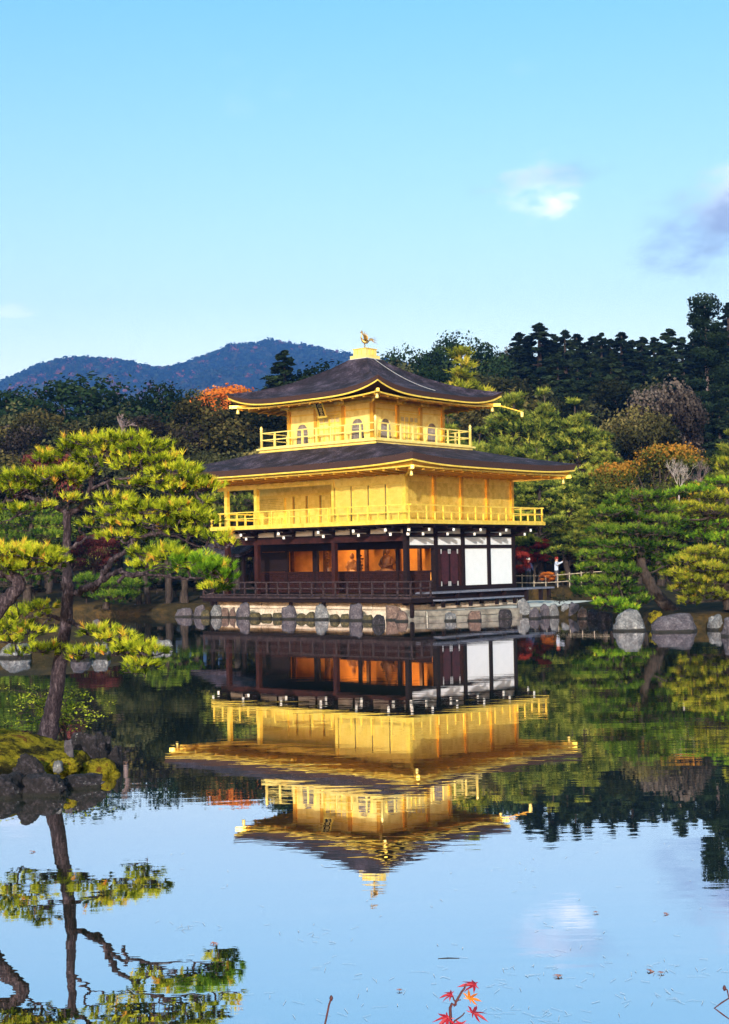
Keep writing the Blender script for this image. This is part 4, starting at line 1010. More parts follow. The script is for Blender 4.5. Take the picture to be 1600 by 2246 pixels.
def rock_px(x0, x1, yt, yw, label, mat='rock_grey', d=None, depth=0.9, seed=None, z0=0.0, sub=4, name='rock', cat='rock', group=None, rot=None, ridge=0.12, rough=0.3, smooth=False, tall=1.0):
    cx = (x0+x1)/2
    if d is None: d = dist_at(cx, yw)
    w = (x1-x0)/FPX*d; zt = W(cx, yt, d)[2]; h = (zt-z0)*tall
    seed = seed if seed is not None else int(x0*7+yt)
    me = rock_mesh(seed, w*0.48, w*0.48*depth, h*1.0, sub, rough, 0.07, ridge)
    if smooth: me.polygons.foreach_set('use_smooth', np.ones(len(me.polygons), bool))
    c = W(cx, yw, d); o = link(name, me, M[mat])
    o.location = (c[0], d+w*0.42*depth, z0); o.rotation_euler = (0, 0, (seed % 63)/10 if rot is None else rot)
    o.rotation_euler[2] = 0.25*math.sin(seed)
    tag(o, label, cat, group); return o
base_rocks = [(400, 423, 1333, 1353, 'rock_grey'), (423, 449, 1326, 1354, 'rock_grey'), (458, 486, 1326, 1354, 'rock_pale'), (485, 503, 1333, 1354, 'rock_warm'),
              (502, 519, 1331, 1354, 'rock_warm'), (517, 549, 1321, 1356, 'rock_grey'), (618, 652, 1328, 1358, 'rock_grey'), (688, 726, 1324, 1359, 'rock_pale'),
              (765, 798, 1322, 1361, 'rock_grey'), (816, 848, 1348, 1371, 'rock_dark'), (844, 884, 1326, 1360, 'rock_warm'), (865, 899, 1339, 1363, 'rock_warm')]
for i, (a, b, c, d, mt_) in enumerate(base_rocks):
    rock_px(a, b, c, d, f'weathered boulder at the foot of the pavilion stone base, {ordinal(i+1)} from the left', mt_, sub=3, group='boulders along the pavilion base', ridge=0.2)
for i, (a, b, c, d) in enumerate([(440, 462, 1338, 1355), (545, 572, 1343, 1357), (570, 598, 1346, 1357), (596, 622, 1344, 1358), (648, 672, 1345, 1359), (668, 692, 1342, 1359), (722, 746, 1347, 1361), (744, 768, 1346, 1361), (794, 820, 1348, 1363)]):
    rock_px(a, b, c, d, f'low mossy stone between the boulders of the pavilion base, {ordinal(i+1)} from the left', 'rock_mossy', sub=3, group='low stones along the pavilion base', ridge=0.1)
ter_rocks = [(975, 1003, 1343, 1362, 'rock_pale', 'small white rock in the water before the terrace edge'), (1027, 1060, 1340, 1362, 'rock_warm', 'brownish grey rock in the water before the terrace, right of the white one'),
             (1095, 1126, 1336, 1357, 'rock_dark', 'dark low rock against the right end of the cut stone terrace'), (1136, 1173, 1312, 1352, 'rock_pale', 'tall grey boulder standing at the end of the terrace')]
for a, b, c, d, mt_, lb in ter_rocks: rock_px(a, b, c, d, lb, mt_, sub=3, ridge=0.15)
for i, (a, b, c, d, mt_) in enumerate([(1161, 1190, 1333, 1357, 'rock_grey'), (1186, 1211, 1324, 1354, 'rock_grey'), (1206, 1230, 1324, 1354, 'rock_pale'), (1233, 1252, 1323, 1353, 'rock_pale'),
                                      (1248, 1276, 1320, 1354, 'rock_grey'), (1268, 1292, 1330, 1357, 'rock_warm'), (1290, 1318, 1336, 1361, 'rock_dark'), (1315, 1350, 1340, 1364, 'rock_dark')]):
    rock_px(a, b, c, d, f'boulder edging the gravel court, {ordinal(i+1)} to the right of the tall grey boulder', mt_, sub=3, group='boulders edging the court', ridge=0.12)
rock_px(1349, 1434, 1336, 1384, 'big pale lichened boulder at the water below the leaning pine', 'rock_pale', depth=0.8, ridge=0.08, rough=0.18, smooth=True)
rock_px(1424, 1548, 1346, 1386, 'broad low purple-grey boulder at the water beside the pale one', 'rock_grey', depth=0.7, ridge=0.06, rough=0.15, smooth=True, seed=78)
rock_px(1557, 1592, 1347, 1382, 'small whitish rock at the water near the right edge', 'rock_pale', depth=0.8)
rock_px(1588, 1640, 1352, 1396, 'grey rock cut by the right edge of the photo', 'rock_grey', depth=0.8)
for i, (a, b, c, d) in enumerate([(262, 288, 1330, 1345), (284, 314, 1323, 1347), (312, 337, 1319, 1346), (343, 386, 1322, 1346), (383, 426, 1333, 1353)]):
    rock_px(a, b, c, d, f'dark shore rock between the trees and the pavilion, {ordinal(i+1)} from the left', 'rock_grey', sub=3, group='dark rocks on the far left shore')
rock_px(324, 376, 1403, 1423, 'lone pale rock rising from the pond at the tip of the islet', 'rock_pale', sub=4)
rock_px(-10, 62, 1408, 1443, 'long pale lichened rock on the islet shore at the left edge', 'rock_pale', sub=4)
rock_px(150, 200, 1415, 1446, 'grey rock on the islet shore behind the low pine branch', 'rock_grey', sub=3)
rock_px(192, 240, 1408, 1441, 'pale rock on the islet shore right of the pine trunk', 'rock_pale', sub=3)
rock_px(197, 230, 1358, 1384, 'blue-grey upright rock standing on the islet behind the pine', 'rock_grey', d=47, z0=0.3, sub=3)
# near island: rocks round the pine, tree shade put into their dark colour
rock_px(144, 232, 1606, 1676, 'large craggy dark rock with a flat top beside the pine', 'rock_dark', d=18.4, z0=0.02, sub=5, ridge=0.26, seed=91)
rock_px(196, 246, 1606, 1668, 'pale-topped dark rock leaning on the craggy one', 'rock_dark', d=18.9, z0=0.02, sub=5, ridge=0.26, seed=17)
rock_px(232, 271, 1636, 1682, 'small dark rock at the right tip of the pine island', 'rock_dark', d=18.6, sub=4, ridge=0.26)
rock_px(16, 104, 1654, 1698, 'rounded purple-grey rock in front of the pine trunk', 'rock_dark', d=17.0, z0=0.1, sub=5, ridge=0.26, seed=33)
rock_px(30, 150, 1702, 1758, 'shade-dark wet rock at the waterline of the pine island, middle of the row', 'rock_dark', d=16.5, sub=5, ridge=0.26, depth=0.8)
rock_px(118, 226, 1702, 1744, 'low shade-dark wet rock at the waterline below the yellow moss', 'rock_dark', d=17.0, sub=5, ridge=0.26, depth=0.8, seed=5)
rock_px(-60, 60, 1704, 1768, 'shade-dark wet rock at the waterline cut by the left edge', 'rock_dark', d=16.4, sub=5, ridge=0.26)
rock_px(-20, 60, 1606, 1645, 'dark rock at the left edge behind the moss', 'rock_dark', d=19.2, z0=0.2, sub=4)
rock_px(138, 162, 1622, 1648, 'small grey stone between the pine trunk and the craggy rock', 'rock_grey', d=18.0, z0=0.3, sub=3)
rock_px(115, 136, 1668, 1690, 'small pale stone bedded in the moss', 'rock_pale', d=17.2, z0=0.25, sub=3)
def moss_cover():
    xs = np.linspace(-7.5, -3.3, 220); ys = np.linspace(16.6, 20.9, 215); X, Y = np.meshgrid(xs, ys)
    Z = ground_h(X.ravel(), Y.ravel()); d = poly_sdf(X.ravel(), Y.ravel(), ISLE)
    nz_ = np.array([noise.noise(Vector((x*2.3, y*2.3, 3)))+0.5*noise.noise(Vector((x*6, y*6, 1)))+0.32*noise.noise(Vector((x*17, y*17, 1)))+0.2*noise.noise(Vector((x*40, y*40, 1))) for x, y in zip(X.ravel(), Y.ravel())])
    Z = Z+0.05+0.07*nz_-np.where(d < 0.0, 0.5, 0)
    ii = np.arange(X.size).reshape(X.shape); F = np.stack([ii[:-1, :-1], ii[:-1, 1:], ii[1:, 1:], ii[1:, :-1]], -1).reshape(-1, 4)
    F = F[(d[F] > -0.15).all(1)]
    tag(link('moss', np_mesh('moss', np.stack([X.ravel(), Y.ravel(), Z], 1), F, smooth=True), M['moss']), 'golden green moss carpeting the pine island', kind='stuff')
moss_cover()
def mound(x0, x1, yt, yw, d, label, z0=0.05):
    V, F = ico(5); cx = (x0+x1)/2; w = (x1-x0)/FPX*d; h = W(cx, yt, d)[2]-z0; off = Vector((x0, yt, 0))
    P = np.array([tuple(Vector(v)*(1+0.30*noise.noise(Vector(v)*1.6+off)+0.10*noise.noise(Vector(v)*5+off)+0.07*noise.noise(Vector(v)*12+off)+0.05*noise.noise(Vector(v)*28+off))) for v in V])*np.array([w*0.55, w*0.5, h])
    o = link('moss_mound', np_mesh('moss_mound', P, F, smooth=True), M['moss']); o.location = (W(cx, yt, d)[0], d+w*0.3, z0); tag(o, label, 'moss'); return o
mound(170, 250, 1668, 1712, 18.0, 'bright yellow moss mound at the right end of the island')
mound(104, 168, 1664, 1695, 17.5, 'orange-green moss mound in the middle of the island', 0.2)
mound(-40, 34, 1668, 1712, 17.3, 'yellow moss mound at the left edge', 0.1)
mound(1426, 1454, 1340, 1358, 52.6, 'small yellow moss tuft between the two big boulders', 0.35)

# ================================================================== trees
def tufts(C, D, n, length, width, spread, rng, tint):
    """needle fans: n thin triangles per tuft at C pointing about D"""
    N = len(C); D = D/np.linalg.norm(D, axis=1, keepdims=True)
    r = rng.normal(size=(N, n, 3)); r /= np.linalg.norm(r, axis=2, keepdims=True)
    d = D[:, None, :]+r*spread; d /= np.linalg.norm(d, axis=2, keepdims=True)
    L = length*rng.uniform(0.7, 1.15, (N, n, 1))*rng.uniform(0.8, 1.15, (N, 1, 1))
    side = np.cross(d, rng.normal(size=(N, n, 3))); side /= np.linalg.norm(side, axis=2, keepdims=True)+1e-9
    b = C[:, None, :]+D[:, None, :]*rng.uniform(-0.5, 0.15, (N, n, 1))*length
    V = np.stack([b-side*width/2, b+side*width/2, b+d*L], 2).reshape(-1, 3)
    t = np.clip(np.repeat(tint, n*3)+np.repeat(rng.normal(0, 0.06, N*n), 3), 0, 1)
    return V, np.arange(N*n*3).reshape(-1, 3), t
def join(parts):
    Vs, Fs, Ts = [], [], []; o = 0
    for V, F, t in parts: Vs.append(V); Fs.append(F+o); Ts.append(t); o += len(V)
    return np.concatenate(Vs), np.concatenate(Fs), np.concatenate(Ts)
def crooked(pts, rng, amp, sub=4):
    """smooth path through points with small kinks"""
    pts = [np.array(p, float) for p in pts]; out = []
    for i in range(len(pts)-1):
        p0 = pts[max(i-1, 0)]; p1, p2 = pts[i], pts[i+1]; p3 = pts[min(i+2, len(pts)-1)]
        for s in range(sub):
            t_ = s/sub
            q = 0.5*((2*p1)+(-p0+p2)*t_+(2*p0-5*p1+4*p2-p3)*t_**2+(-p0+3*p1-3*p2+p3)*t_**3)
            out.append(q+(rng.normal(0, amp, 3) if (i or s) else 0))
    out.append(pts[-1]); return out
def pad_pine(name, label, cat, trunk, limbs, pads, mats, base, needle=(0.11, 0.009, 46), seed=1, bark_m='bark_pine', group=None, twig_r=0.006, spread=0.75, kink=0.012, twig=True, dens=1.0, grow=1.0):
    """cloud-pruned pine: trunk and limbs are paths of (px, py, depth), pads ellipsoids of needle tufts"""
    rng = np.random.default_rng(seed); root = empty(name, base); tag(root, label, cat, group)
    off = np.array(base)
    tr = [W(*p[:3]) for p in trunk]; path = crooked(tr, rng, kink*0.7, 5)
    r0, r1 = trunk[0][3], trunk[-1][3]; rad = np.interp(np.linspace(0, 1, len(path)), np.linspace(0, 1, len(trunk)), [p[3] for p in trunk])
    m = MB(); m.tube([p-off for p in path], list(rad*(1+0.04*rng.normal(size=len(rad)))), 12)
    me = m.mesh('trunk', True)
    link('trunk', me, M[bark_m], root)
    nodes = [(p, r) for p, r in zip(path, rad)]
    for lb in limbs:
        pts = [W(*p) for p in lb[2]]; pth = crooked(pts, rng, kink, 5)
        rr_ = np.linspace(lb[0], lb[1], len(pth)); m = MB(); m.tube([p-off for p in pth], list(rr_*0.62*(1+0.06*rng.normal(size=len(rr_)))), 8)
        link('branch', m.mesh('branch', True), M[bark_m], root); nodes += [(p, r) for p, r in zip(pth, rr_)]
    NP = np.array([n[0] for n in nodes]); groups = {}; tw = MB()
    for pd in pads:
        px, py, rx, ry, d, rd, n = pd[:7]; mk = pd[7] if len(pd) > 7 else 0; bias = pd[8] if len(pd) > 8 else 0.0
        c = W(px, py, d); a = np.array([rx/FPX*d, rd, ry/FPX*d])*np.array(grow); n = int(n*dens)
        u = rng.normal(size=(n, 3)); u /= np.linalg.norm(u, axis=1, keepdims=True); u[:, 2] = np.where(rng.random(n) < 0.70, np.abs(u[:, 2]), u[:, 2])
        rad_ = rng.uniform(0.35, 1.0, (n, 1))**0.6
        lump = 1+0.5*np.array([noise.noise(Vector(q)*2.1+Vector((px, py, 0))) for q in u])[:, None]
        C = c+u*a*rad_*lump
        D = u*np.array([0.75, 0.75, 0.35])+np.array([0, 0, 0.75])+rng.normal(0, 0.22, (n, 3))
        clump = np.array([noise.noise(Vector(q)*1.7/needle[0]*0.11+Vector((5, 1, px))) for q in C])
        t_ = np.clip(0.34+bias+0.40*clump+0.42*u[:, 2]*rad_[:, 0]+0.18*(rad_[:, 0]-0.7)+rng.normal(0, 0.15, n), 0, 0.92); t_ = np.where(rng.random(n) < 0.018, 0.98, t_)  # lighter tops and outer tufts, darker insides: shading put into the tint
        groups.setdefault(mk, []).append(tufts(C, D, needle[2], needle[0], needle[1], spread, rng, t_))
        if twig:
            j = np.argmin(((NP-c)**2).sum(1)); s0 = NP[j]; hub = c-np.array([0, 0, a[2]*0.45])
            pth = crooked([s0, (s0+hub)/2+rng.normal(0, 0.03, 3), hub], rng, kink*0.5, 3); tw.tube([p-off for p in pth], list(np.linspace(twig_r*3.0, twig_r*2, len(pth))), 5, False)
            k = max(3, n//9); subs = [hub]
            for q in range(k):
                tgt = C[rng.integers(n)]-np.array([0, 0, needle[0]*0.4]); st = subs[rng.integers(len(subs))]
                mid = (st+tgt)/2+rng.normal(0, 0.02, 3)-np.array([0, 0, 0.02]); tw.tube([p-off for p in (st, mid, tgt)], [twig_r*1.6, twig_r*1.2, twig_r*0.8], 4, False); subs += [mid, tgt]
            S = np.array(subs)
            for q in range(n):
                if rng.random() < 0.55:
                    jj = np.argmin(((S-C[q])**2).sum(1)); tw.tube([S[jj]-off, C[q]-off], [twig_r, twig_r*0.6], 3, False)
    if twig: link('twigs', tw.mesh('twigs'), M[bark_m], root)
    for mk, lst in groups.items():
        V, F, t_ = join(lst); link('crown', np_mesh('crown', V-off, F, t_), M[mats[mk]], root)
    return root
# ---- the pine on the near island
Dp = 19.5
main_trunk = [(92, 1655, Dp, 0.205), (104, 1610, Dp, 0.135), (116, 1555, Dp, 0.108), (130, 1470, Dp, 0.097), (142, 1380, Dp, 0.090), (150, 1300, Dp, 0.076), (147, 1225, Dp, 0.060), (147, 1165, Dp, 0.056), (148, 1122, Dp, 0.059)]
main_limbs = [
    (0.06, 0.03, [(146, 1124, Dp), (109, 1102, Dp+0.1), (83, 1094, Dp+0.2), (43, 1090, Dp+0.3), (0, 1105, Dp+0.3)]),
    (0.03, 0.012, [(83, 1094, Dp+0.2), (60, 1120, Dp), (20, 1140, Dp-0.1), (-10, 1150, Dp-0.1)]),
    (0.072, 0.035, [(150, 1128, Dp), (172, 1114, Dp), (189, 1092, Dp), (200, 1066, Dp), (206, 1032, Dp+0.1), (224, 1008, Dp+0.1), (250, 985, Dp+0.1)]),
    (0.04, 0.014, [(200, 1070, Dp), (230, 1060, Dp-0.1), (256, 1050, Dp-0.2), (318, 1050, Dp-0.3), (381, 1062, Dp-0.4), (430, 1075, Dp-0.5)]),
    (0.03, 0.012, [(189, 1092, Dp), (150, 1105, Dp-0.2), (140, 1115, Dp-0.3)]),
    (0.03, 0.012, [(206, 1035, Dp), (170, 1040, Dp+0.2), (120, 1062, Dp+0.3), (70, 1065, Dp+0.3)]),
    (0.05, 0.02, [(150, 1206, Dp), (172, 1192, Dp-0.1), (190, 1180, Dp-0.2), (218, 1176, Dp-0.3), (232, 1155, Dp-0.35)]),
    (0.03, 0.015, [(190, 1180, Dp-0.2), (180, 1166, Dp-0.25), (172, 1158, Dp-0.3), (190, 1152, Dp-0.35)]),
    (0.095, 0.03, [(155, 1302, Dp), (185, 1292, Dp-0.1), (214, 1282, Dp-0.2), (232, 1250, Dp-0.3), (252, 1225, Dp-0.35), (280, 1208, Dp-0.4), (296, 1182, Dp-0.4), (341, 1171, Dp-0.5), (381, 1160, Dp-0.55)]),
    (0.03, 0.010, [(341, 1171, Dp-0.5), (385, 1176, Dp-0.6), (424, 1194, Dp-0.7), (485, 1203, Dp-0.8)]),
    (0.03, 0.012, [(300, 1182, Dp-0.4), (298, 1160, Dp-0.35), (310, 1140, Dp-0.3)]),
    (0.03, 0.012, [(370, 1163, Dp-0.55), (365, 1145, Dp-0.5), (355, 1135, Dp-0.4)]),
    (0.075, 0.04, [(200, 1287, Dp-0.15), (235, 1268, Dp-0.3), (268, 1248, Dp-0.5)]),
    (0.04, 0.014, [(262, 1252, Dp-0.5), (285, 1257, Dp-0.6), (331, 1250, Dp-0.7), (378, 1244, Dp-0.8)]),
    (0.045, 0.014, [(258, 1276, Dp-0.5), (285, 1262, Dp-0.6), (331, 1260, Dp-0.8), (385, 1268, Dp-0.9), (421, 1269, Dp-1.0), (464, 1262, Dp-1.0)]),
    (0.03, 0.02, [(268, 1248, Dp-0.5), (266, 1265, Dp-0.5), (258, 1278, Dp-0.5)]),
    (0.03, 0.012, [(290, 1200, Dp-0.4), (310, 1228, Dp-0.5), (330, 1240, Dp-0.6), (380, 1240, Dp-0.7)]),
    (0.06, 0.02, [(138, 1362, Dp), (118, 1352, Dp+0.1), (95, 1345, Dp+0.1), (82, 1352, Dp+0.1)]),
    (0.025, 0.01, [(115, 1353, Dp+0.1), (95, 1368, Dp), (70, 1388, Dp), (20, 1402, Dp)]),
    (0.05, 0.02, [(146, 1356, Dp), (168, 1372, Dp-0.2), (190, 1388, Dp-0.35), (228, 1402, Dp-0.5), (265, 1415, Dp-0.6), (310, 1432, Dp-0.7)]),
    (0.02, 0.01, [(228, 1402, Dp-0.5), (215, 1425, Dp-0.6), (190, 1440, Dp-0.6)]),
]
main_pads = [
    (200, 972, 50, 26, Dp+0.1, 0.42, 85), (265, 968, 55, 24, Dp+0.1, 0.45, 95), (320, 985, 55, 30, Dp-0.1, 0.45, 95), (235, 1010, 75, 26, Dp+0.2, 0.45, 95), (365, 1012, 30, 26, Dp-0.2, 0.35, 45),
    (300, 1020, 60, 24, Dp-0.2, 0.4, 75), (380, 1040, 50, 22, Dp-0.4, 0.35, 60), (425, 1055, 40, 16, Dp-0.5, 0.3, 45), (455, 1066, 32, 15, Dp-0.5, 0.28, 42),
    (350, 1060, 45, 14, Dp-0.4, 0.3, 40), (395, 1072, 40, 12, Dp-0.5, 0.3, 36), (150, 985, 24, 14, Dp+0.2, 0.3, 20), (410, 1028, 26, 14, Dp-0.4, 0.25, 26), (445, 1100, 24, 10, Dp-0.6, 0.2, 14), (300, 1062, 40, 12, Dp-0.2, 0.3, 30),
    (112, 1010, 42, 22, Dp+0.3, 0.4, 45), (95, 998, 16, 14, Dp+0.3, 0.2, 12), (60, 1050, 60, 26, Dp+0.3, 0.45, 90), (120, 1050, 60, 28, Dp+0.2, 0.45, 95), (15, 1075, 40, 24, Dp+0.3, 0.4, 60), (165, 1040, 40, 22, Dp, 0.35, 50),
    (40, 1118, 40, 12, Dp, 0.3, 24), (95, 1112, 40, 10, Dp-0.1, 0.3, 18), (160, 1095, 24, 10, Dp-0.3, 0.25, 16),
    (250, 1098, 45, 18, Dp-0.1, 0.35, 45), (270, 1130, 60, 26, Dp-0.3, 0.4, 85), (335, 1115, 60, 24, Dp-0.4, 0.4, 85), (400, 1118, 48, 24, Dp-0.6, 0.38, 75), (430, 1135, 40, 20, Dp-0.7, 0.3, 50), (335, 1150, 70, 22, Dp-0.5, 0.4, 80),
    (225, 1150, 40, 14, Dp-0.35, 0.3, 26), (265, 1178, 45, 16, Dp-0.4, 0.3, 38), (415, 1170, 40, 14, Dp-0.7, 0.3, 30), (475, 1178, 34, 13, Dp-0.8, 0.25, 22, 0, 0.12), (500, 1192, 22, 10, Dp-0.8, 0.2, 12, 0, 0.2), (455, 1145, 25, 12, Dp-0.7, 0.25, 20),
    (330, 1212, 50, 16, Dp-0.5, 0.35, 45), (375, 1222, 45, 20, Dp-0.7, 0.35, 60), (425, 1232, 45, 22, Dp-0.9, 0.35, 75, 1), (465, 1248, 42, 24, Dp-1.0, 0.35, 85, 1), (490, 1268, 26, 24, Dp-1.0, 0.3, 55, 1), (470, 1290, 26, 12, Dp-1.0, 0.25, 26, 0), (320, 1240, 40, 14, Dp-0.6, 0.3, 28),
    (50, 1350, 50, 20, Dp+0.1, 0.35, 52), (85, 1332, 34, 14, Dp+0.1, 0.3, 28), (15, 1380, 50, 22, Dp, 0.35, 55), (60, 1385, 40, 16, Dp, 0.3, 36), (90, 1425, 50, 16, Dp-0.2, 0.35, 46), (40, 1430, 30, 10, Dp, 0.25, 16), (20, 1405, 40, 12, Dp, 0.3, 22),
    (215, 1384, 38, 14, Dp-0.4, 0.3, 40), (255, 1398, 40, 15, Dp-0.5, 0.32, 45), (295, 1420, 45, 18, Dp-0.7, 0.32, 55), (335, 1430, 34, 15, Dp-0.8, 0.3, 38), (190, 1430, 42, 14, Dp-0.6, 0.3, 42), (310, 1458, 35, 18, Dp-0.8, 0.28, 38), (245, 1432, 40, 12, Dp-0.6, 0.3, 30), (290, 1472, 25, 8, Dp-0.8, 0.2, 14), (165, 1445, 24, 10, Dp-0.5, 0.2, 14),
]
mb_ = W(95, 1645, Dp)
pad_pine('pine_tree', 'gnarled leaning pine with spreading yellow-green needle pads on the near mossy island', 'pine', main_trunk, main_limbs, main_pads,
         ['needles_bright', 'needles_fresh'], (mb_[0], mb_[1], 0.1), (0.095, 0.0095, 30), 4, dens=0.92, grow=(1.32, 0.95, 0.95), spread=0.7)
# ---- second pine leaning in from the left edge
D2 = 17.3
pad_pine('pine_tree', 'pine at the left edge, only its bent limb and one yellow pad in view', 'pine',
         [(-150, 1660, D2, 0.19), (-100, 1500, D2, 0.15), (-50, 1395, D2, 0.125), (0, 1332, D2, 0.10), (32, 1298, D2, 0.085), (42, 1276, D2, 0.08), (20, 1262, D2, 0.06), (-20, 1255, D2, 0.05)],
         [(0.03, 0.01, [(40, 1280, D2), (60, 1262, D2), (100, 1256, D2-0.1), (128, 1242, D2-0.1)]), (0.03, 0.01, [(-20, 1255, D2), (-60, 1230, D2), (-100, 1215, D2)])],
         [(25, 1212, 45, 24, D2, 0.4, 85, 0, 0.14), (80, 1218, 48, 22, D2-0.1, 0.4, 85, 0, 0.1), (120, 1232, 28, 16, D2-0.1, 0.3, 40, 0, 0.05), (0, 1240, 50, 20, D2, 0.4, 70, 0, 0.16), (60, 1245, 50, 12, D2-0.1, 0.3, 40, 0, 0.1), (-60, 1215, 50, 26, D2, 0.4, 70)],
         ['needles_bright'], (W(-150, 1660, D2)[0], D2, 0.2), (0.086, 0.0085, 30), 9, dens=0.95, grow=(1.25, 0.95, 0.95), spread=0.7)
# ---- small lime-green shrub behind the trunk
def leafy(name, label, cat, base, stems, nleaf, size, mat, seed, bark_m='bark_dark', group=None, spread=0.10):
    rng = np.random.default_rng(seed); root = empty(name, base); tag(root, label, cat, group); off = np.array(base); m = MB(); C = []
    for st in stems:
        p = crooked([W(*q) for q in st], rng, 0.012, 4); m.tube([q-off for q in p], list(np.linspace(0.014, 0.004, len(p))), 5, False)
        for q in p[len(p)//3:]:
            for _ in range(2):
                e = q+rng.normal(0, spread, 3)*np.array([1.5, 1.0, 0.45]); m.tube([q-off, e-off], [0.005, 0.003], 3, False); C += [e+rng.normal(0, 0.045, 3)*np.array([1.6, 1.2, 0.6]) for _ in range(nleaf)]
    link('stem', m.mesh('stem'), M[bark_m], root); C = np.array(C)
    V, F = leaf_quads(C, rng.normal(0, 0.5, C.shape)+np.array([0, -0.2, 1.0]), rng.uniform(0.6, 1.2, len(C))*size, rng, 0.55)
    link('foliage', np_mesh('foliage', V-off, F, np.repeat(rng.random(len(C)), 4)), M[mat], root); return root
Ds = 20.2
leafy('leafy_shrub', 'small lime-green leafy shrub growing behind the foot of the pine', 'shrub', (W(135, 1625, Ds)[0], Ds, 0.12),
      [[(140, 1625, Ds), (142, 1590, Ds), (150, 1560, Ds), (185, 1555, Ds-0.1), (212, 1565, Ds-0.2)], [(140, 1620, Ds), (135, 1560, Ds+0.1), (150, 1530, Ds+0.1), (160, 1518, Ds+0.1)],
       [(138, 1620, Ds), (110, 1570, Ds), (75, 1545, Ds), (35, 1570, Ds)], [(138, 1600, Ds), (100, 1540, Ds+0.2), (85, 1522, Ds+0.2), (60, 1525, Ds+0.2)],
       [(140, 1600, Ds), (165, 1580, Ds-0.1), (195, 1585, Ds-0.2)], [(110, 1570, Ds), (90, 1580, Ds-0.1), (60, 1585, Ds-0.1)]], 10, 0.026, 'shrub_lime', 21)
# ---- pines on the right shore
def right_pine(label, trunk, pads, mats, base_px, d, seed, bark_m='bark_dark', limbs=(), needle=(0.17, 0.020, 20), n=95):
    b = W(*base_px, d); P = [(x, y, rx, ry, d+dd, rd, nn or n, mk) for x, y, rx, ry, dd, rd, nn, mk in pads]
    return pad_pine('pine_tree', label, 'pine', trunk, limbs, P, mats, (b[0], d, b[2]), needle, seed, bark_m, twig_r=0.014, kink=0.03, grow=(1.05, 1.0, 1.45), dens=1.5)
Dr = 55.0
right_pine('rounded green cloud-pruned pine with a leaning trunk behind the big pale boulder',
    [(1482, 1345, Dr, 0.30), (1462, 1326, Dr, 0.25), (1438, 1298, Dr, 0.23), (1418, 1262, Dr, 0.20), (1408, 1235, Dr, 0.18), (1405, 1190, Dr, 0.13), (1402, 1120, Dr, 0.09)],
    [(1400, 1093, 70, 12, 0, 1.0, 130, 0), (1355, 1105, 30, 9, 0, 0.6, 50, 0), (1345, 1127, 48, 13, -0.5, 1.0, 110, 0), (1440, 1120, 60, 13, 0.3, 1.0, 110, 0), (1390, 1140, 50, 10, 0.6, 1, 80, 0), (1450, 1145, 50, 12, -0.3, 1.0, 90, 0),
     (1330, 1165, 45, 11, -0.2, 0.9, 85, 0), (1400, 1168, 75, 13, -0.8, 1.0, 140, 0), (1470, 1172, 35, 10, 0.3, 0.9, 60, 0), (1310, 1195, 38, 10, 0.2, 0.9, 70, 0), (1380, 1198, 60, 13, -0.6, 1.0, 115, 0), (1455, 1203, 45, 12, 0.2, 1.0, 80, 0),
     (1330, 1222, 62, 14, -0.4, 1.1, 130, 0), (1415, 1225, 62, 12, 0.8, 1.0, 100, 0), (1475, 1230, 30, 10, 0.4, 0.8, 45, 0), (1300, 1248, 42, 12, 0.0, 1, 85, 0), (1365, 1254, 45, 14, -0.6, 1.0, 95, 0), (1440, 1255, 30, 10, 1.2, 0.8, 45, 0),
     (1290, 1275, 36, 11, 0.2, 1, 70, 0), (1345, 1280, 45, 13, -0.6, 1.0, 90, 0), (1275, 1298, 28, 8, 0.2, 0.7, 45, 0), (1325, 1302, 46, 10, -0.4, 0.9, 80, 0), (1385, 1300, 36, 10, 0.4, 0.9, 60, 0), (1340, 1325, 40, 10, -0.8, 0.9, 75, 1), (1395, 1318, 30, 10, 0, 0.8, 50, 0), (1375, 1336, 34, 8, -0.8, 0.8, 55, 1)],
    ['needles_green', 'needles_fresh'], (1482, 1345), Dr, 31,
    limbs=[(0.12, 0.05, [(1415, 1258, Dr), (1390, 1262, Dr-0.2), (1365, 1272, Dr-0.4), (1340, 1280, Dr-0.4)]), (0.10, 0.04, [(1407, 1200, Dr), (1380, 1202, Dr), (1345, 1208, Dr)]), (0.08, 0.03, [(1405, 1170, Dr), (1430, 1160, Dr), (1455, 1150, Dr)])])
Dy = 51.5
right_pine('low bright yellow-green pine at the right edge of the shore',
    [(1600, 1340, Dy, 0.22), (1596, 1310, Dy, 0.18), (1592, 1270, Dy, 0.14), (1590, 1220, Dy, 0.09)],
    [(1540, 1212, 42, 11, 0, 0.9, 90, 0), (1590, 1225, 48, 13, 0.3, 1, 110, 0), (1640, 1235, 40, 14, 0, 1, 80, 0), (1505, 1232, 38, 10, -0.2, 0.8, 70, 0), (1555, 1248, 50, 12, -0.4, 1, 110, 0), (1490, 1262, 34, 10, 0, 0.8, 60, 0), (1520, 1276, 40, 12, -0.4, 0.9, 85, 0), (1585, 1275, 50, 13, -0.2, 1, 110, 0),
     (1500, 1292, 32, 9, 0, 0.8, 55, 0), (1545, 1302, 44, 11, -0.4, 0.9, 80, 0), (1595, 1308, 36, 10, 0.2, 0.9, 60, 0), (1515, 1318, 26, 8, -0.2, 0.7, 35, 0), (1640, 1280, 40, 20, 0, 1, 90, 0)],
    ['needles_yellow'], (1600, 1340), Dy, 32)
Du = 59.0
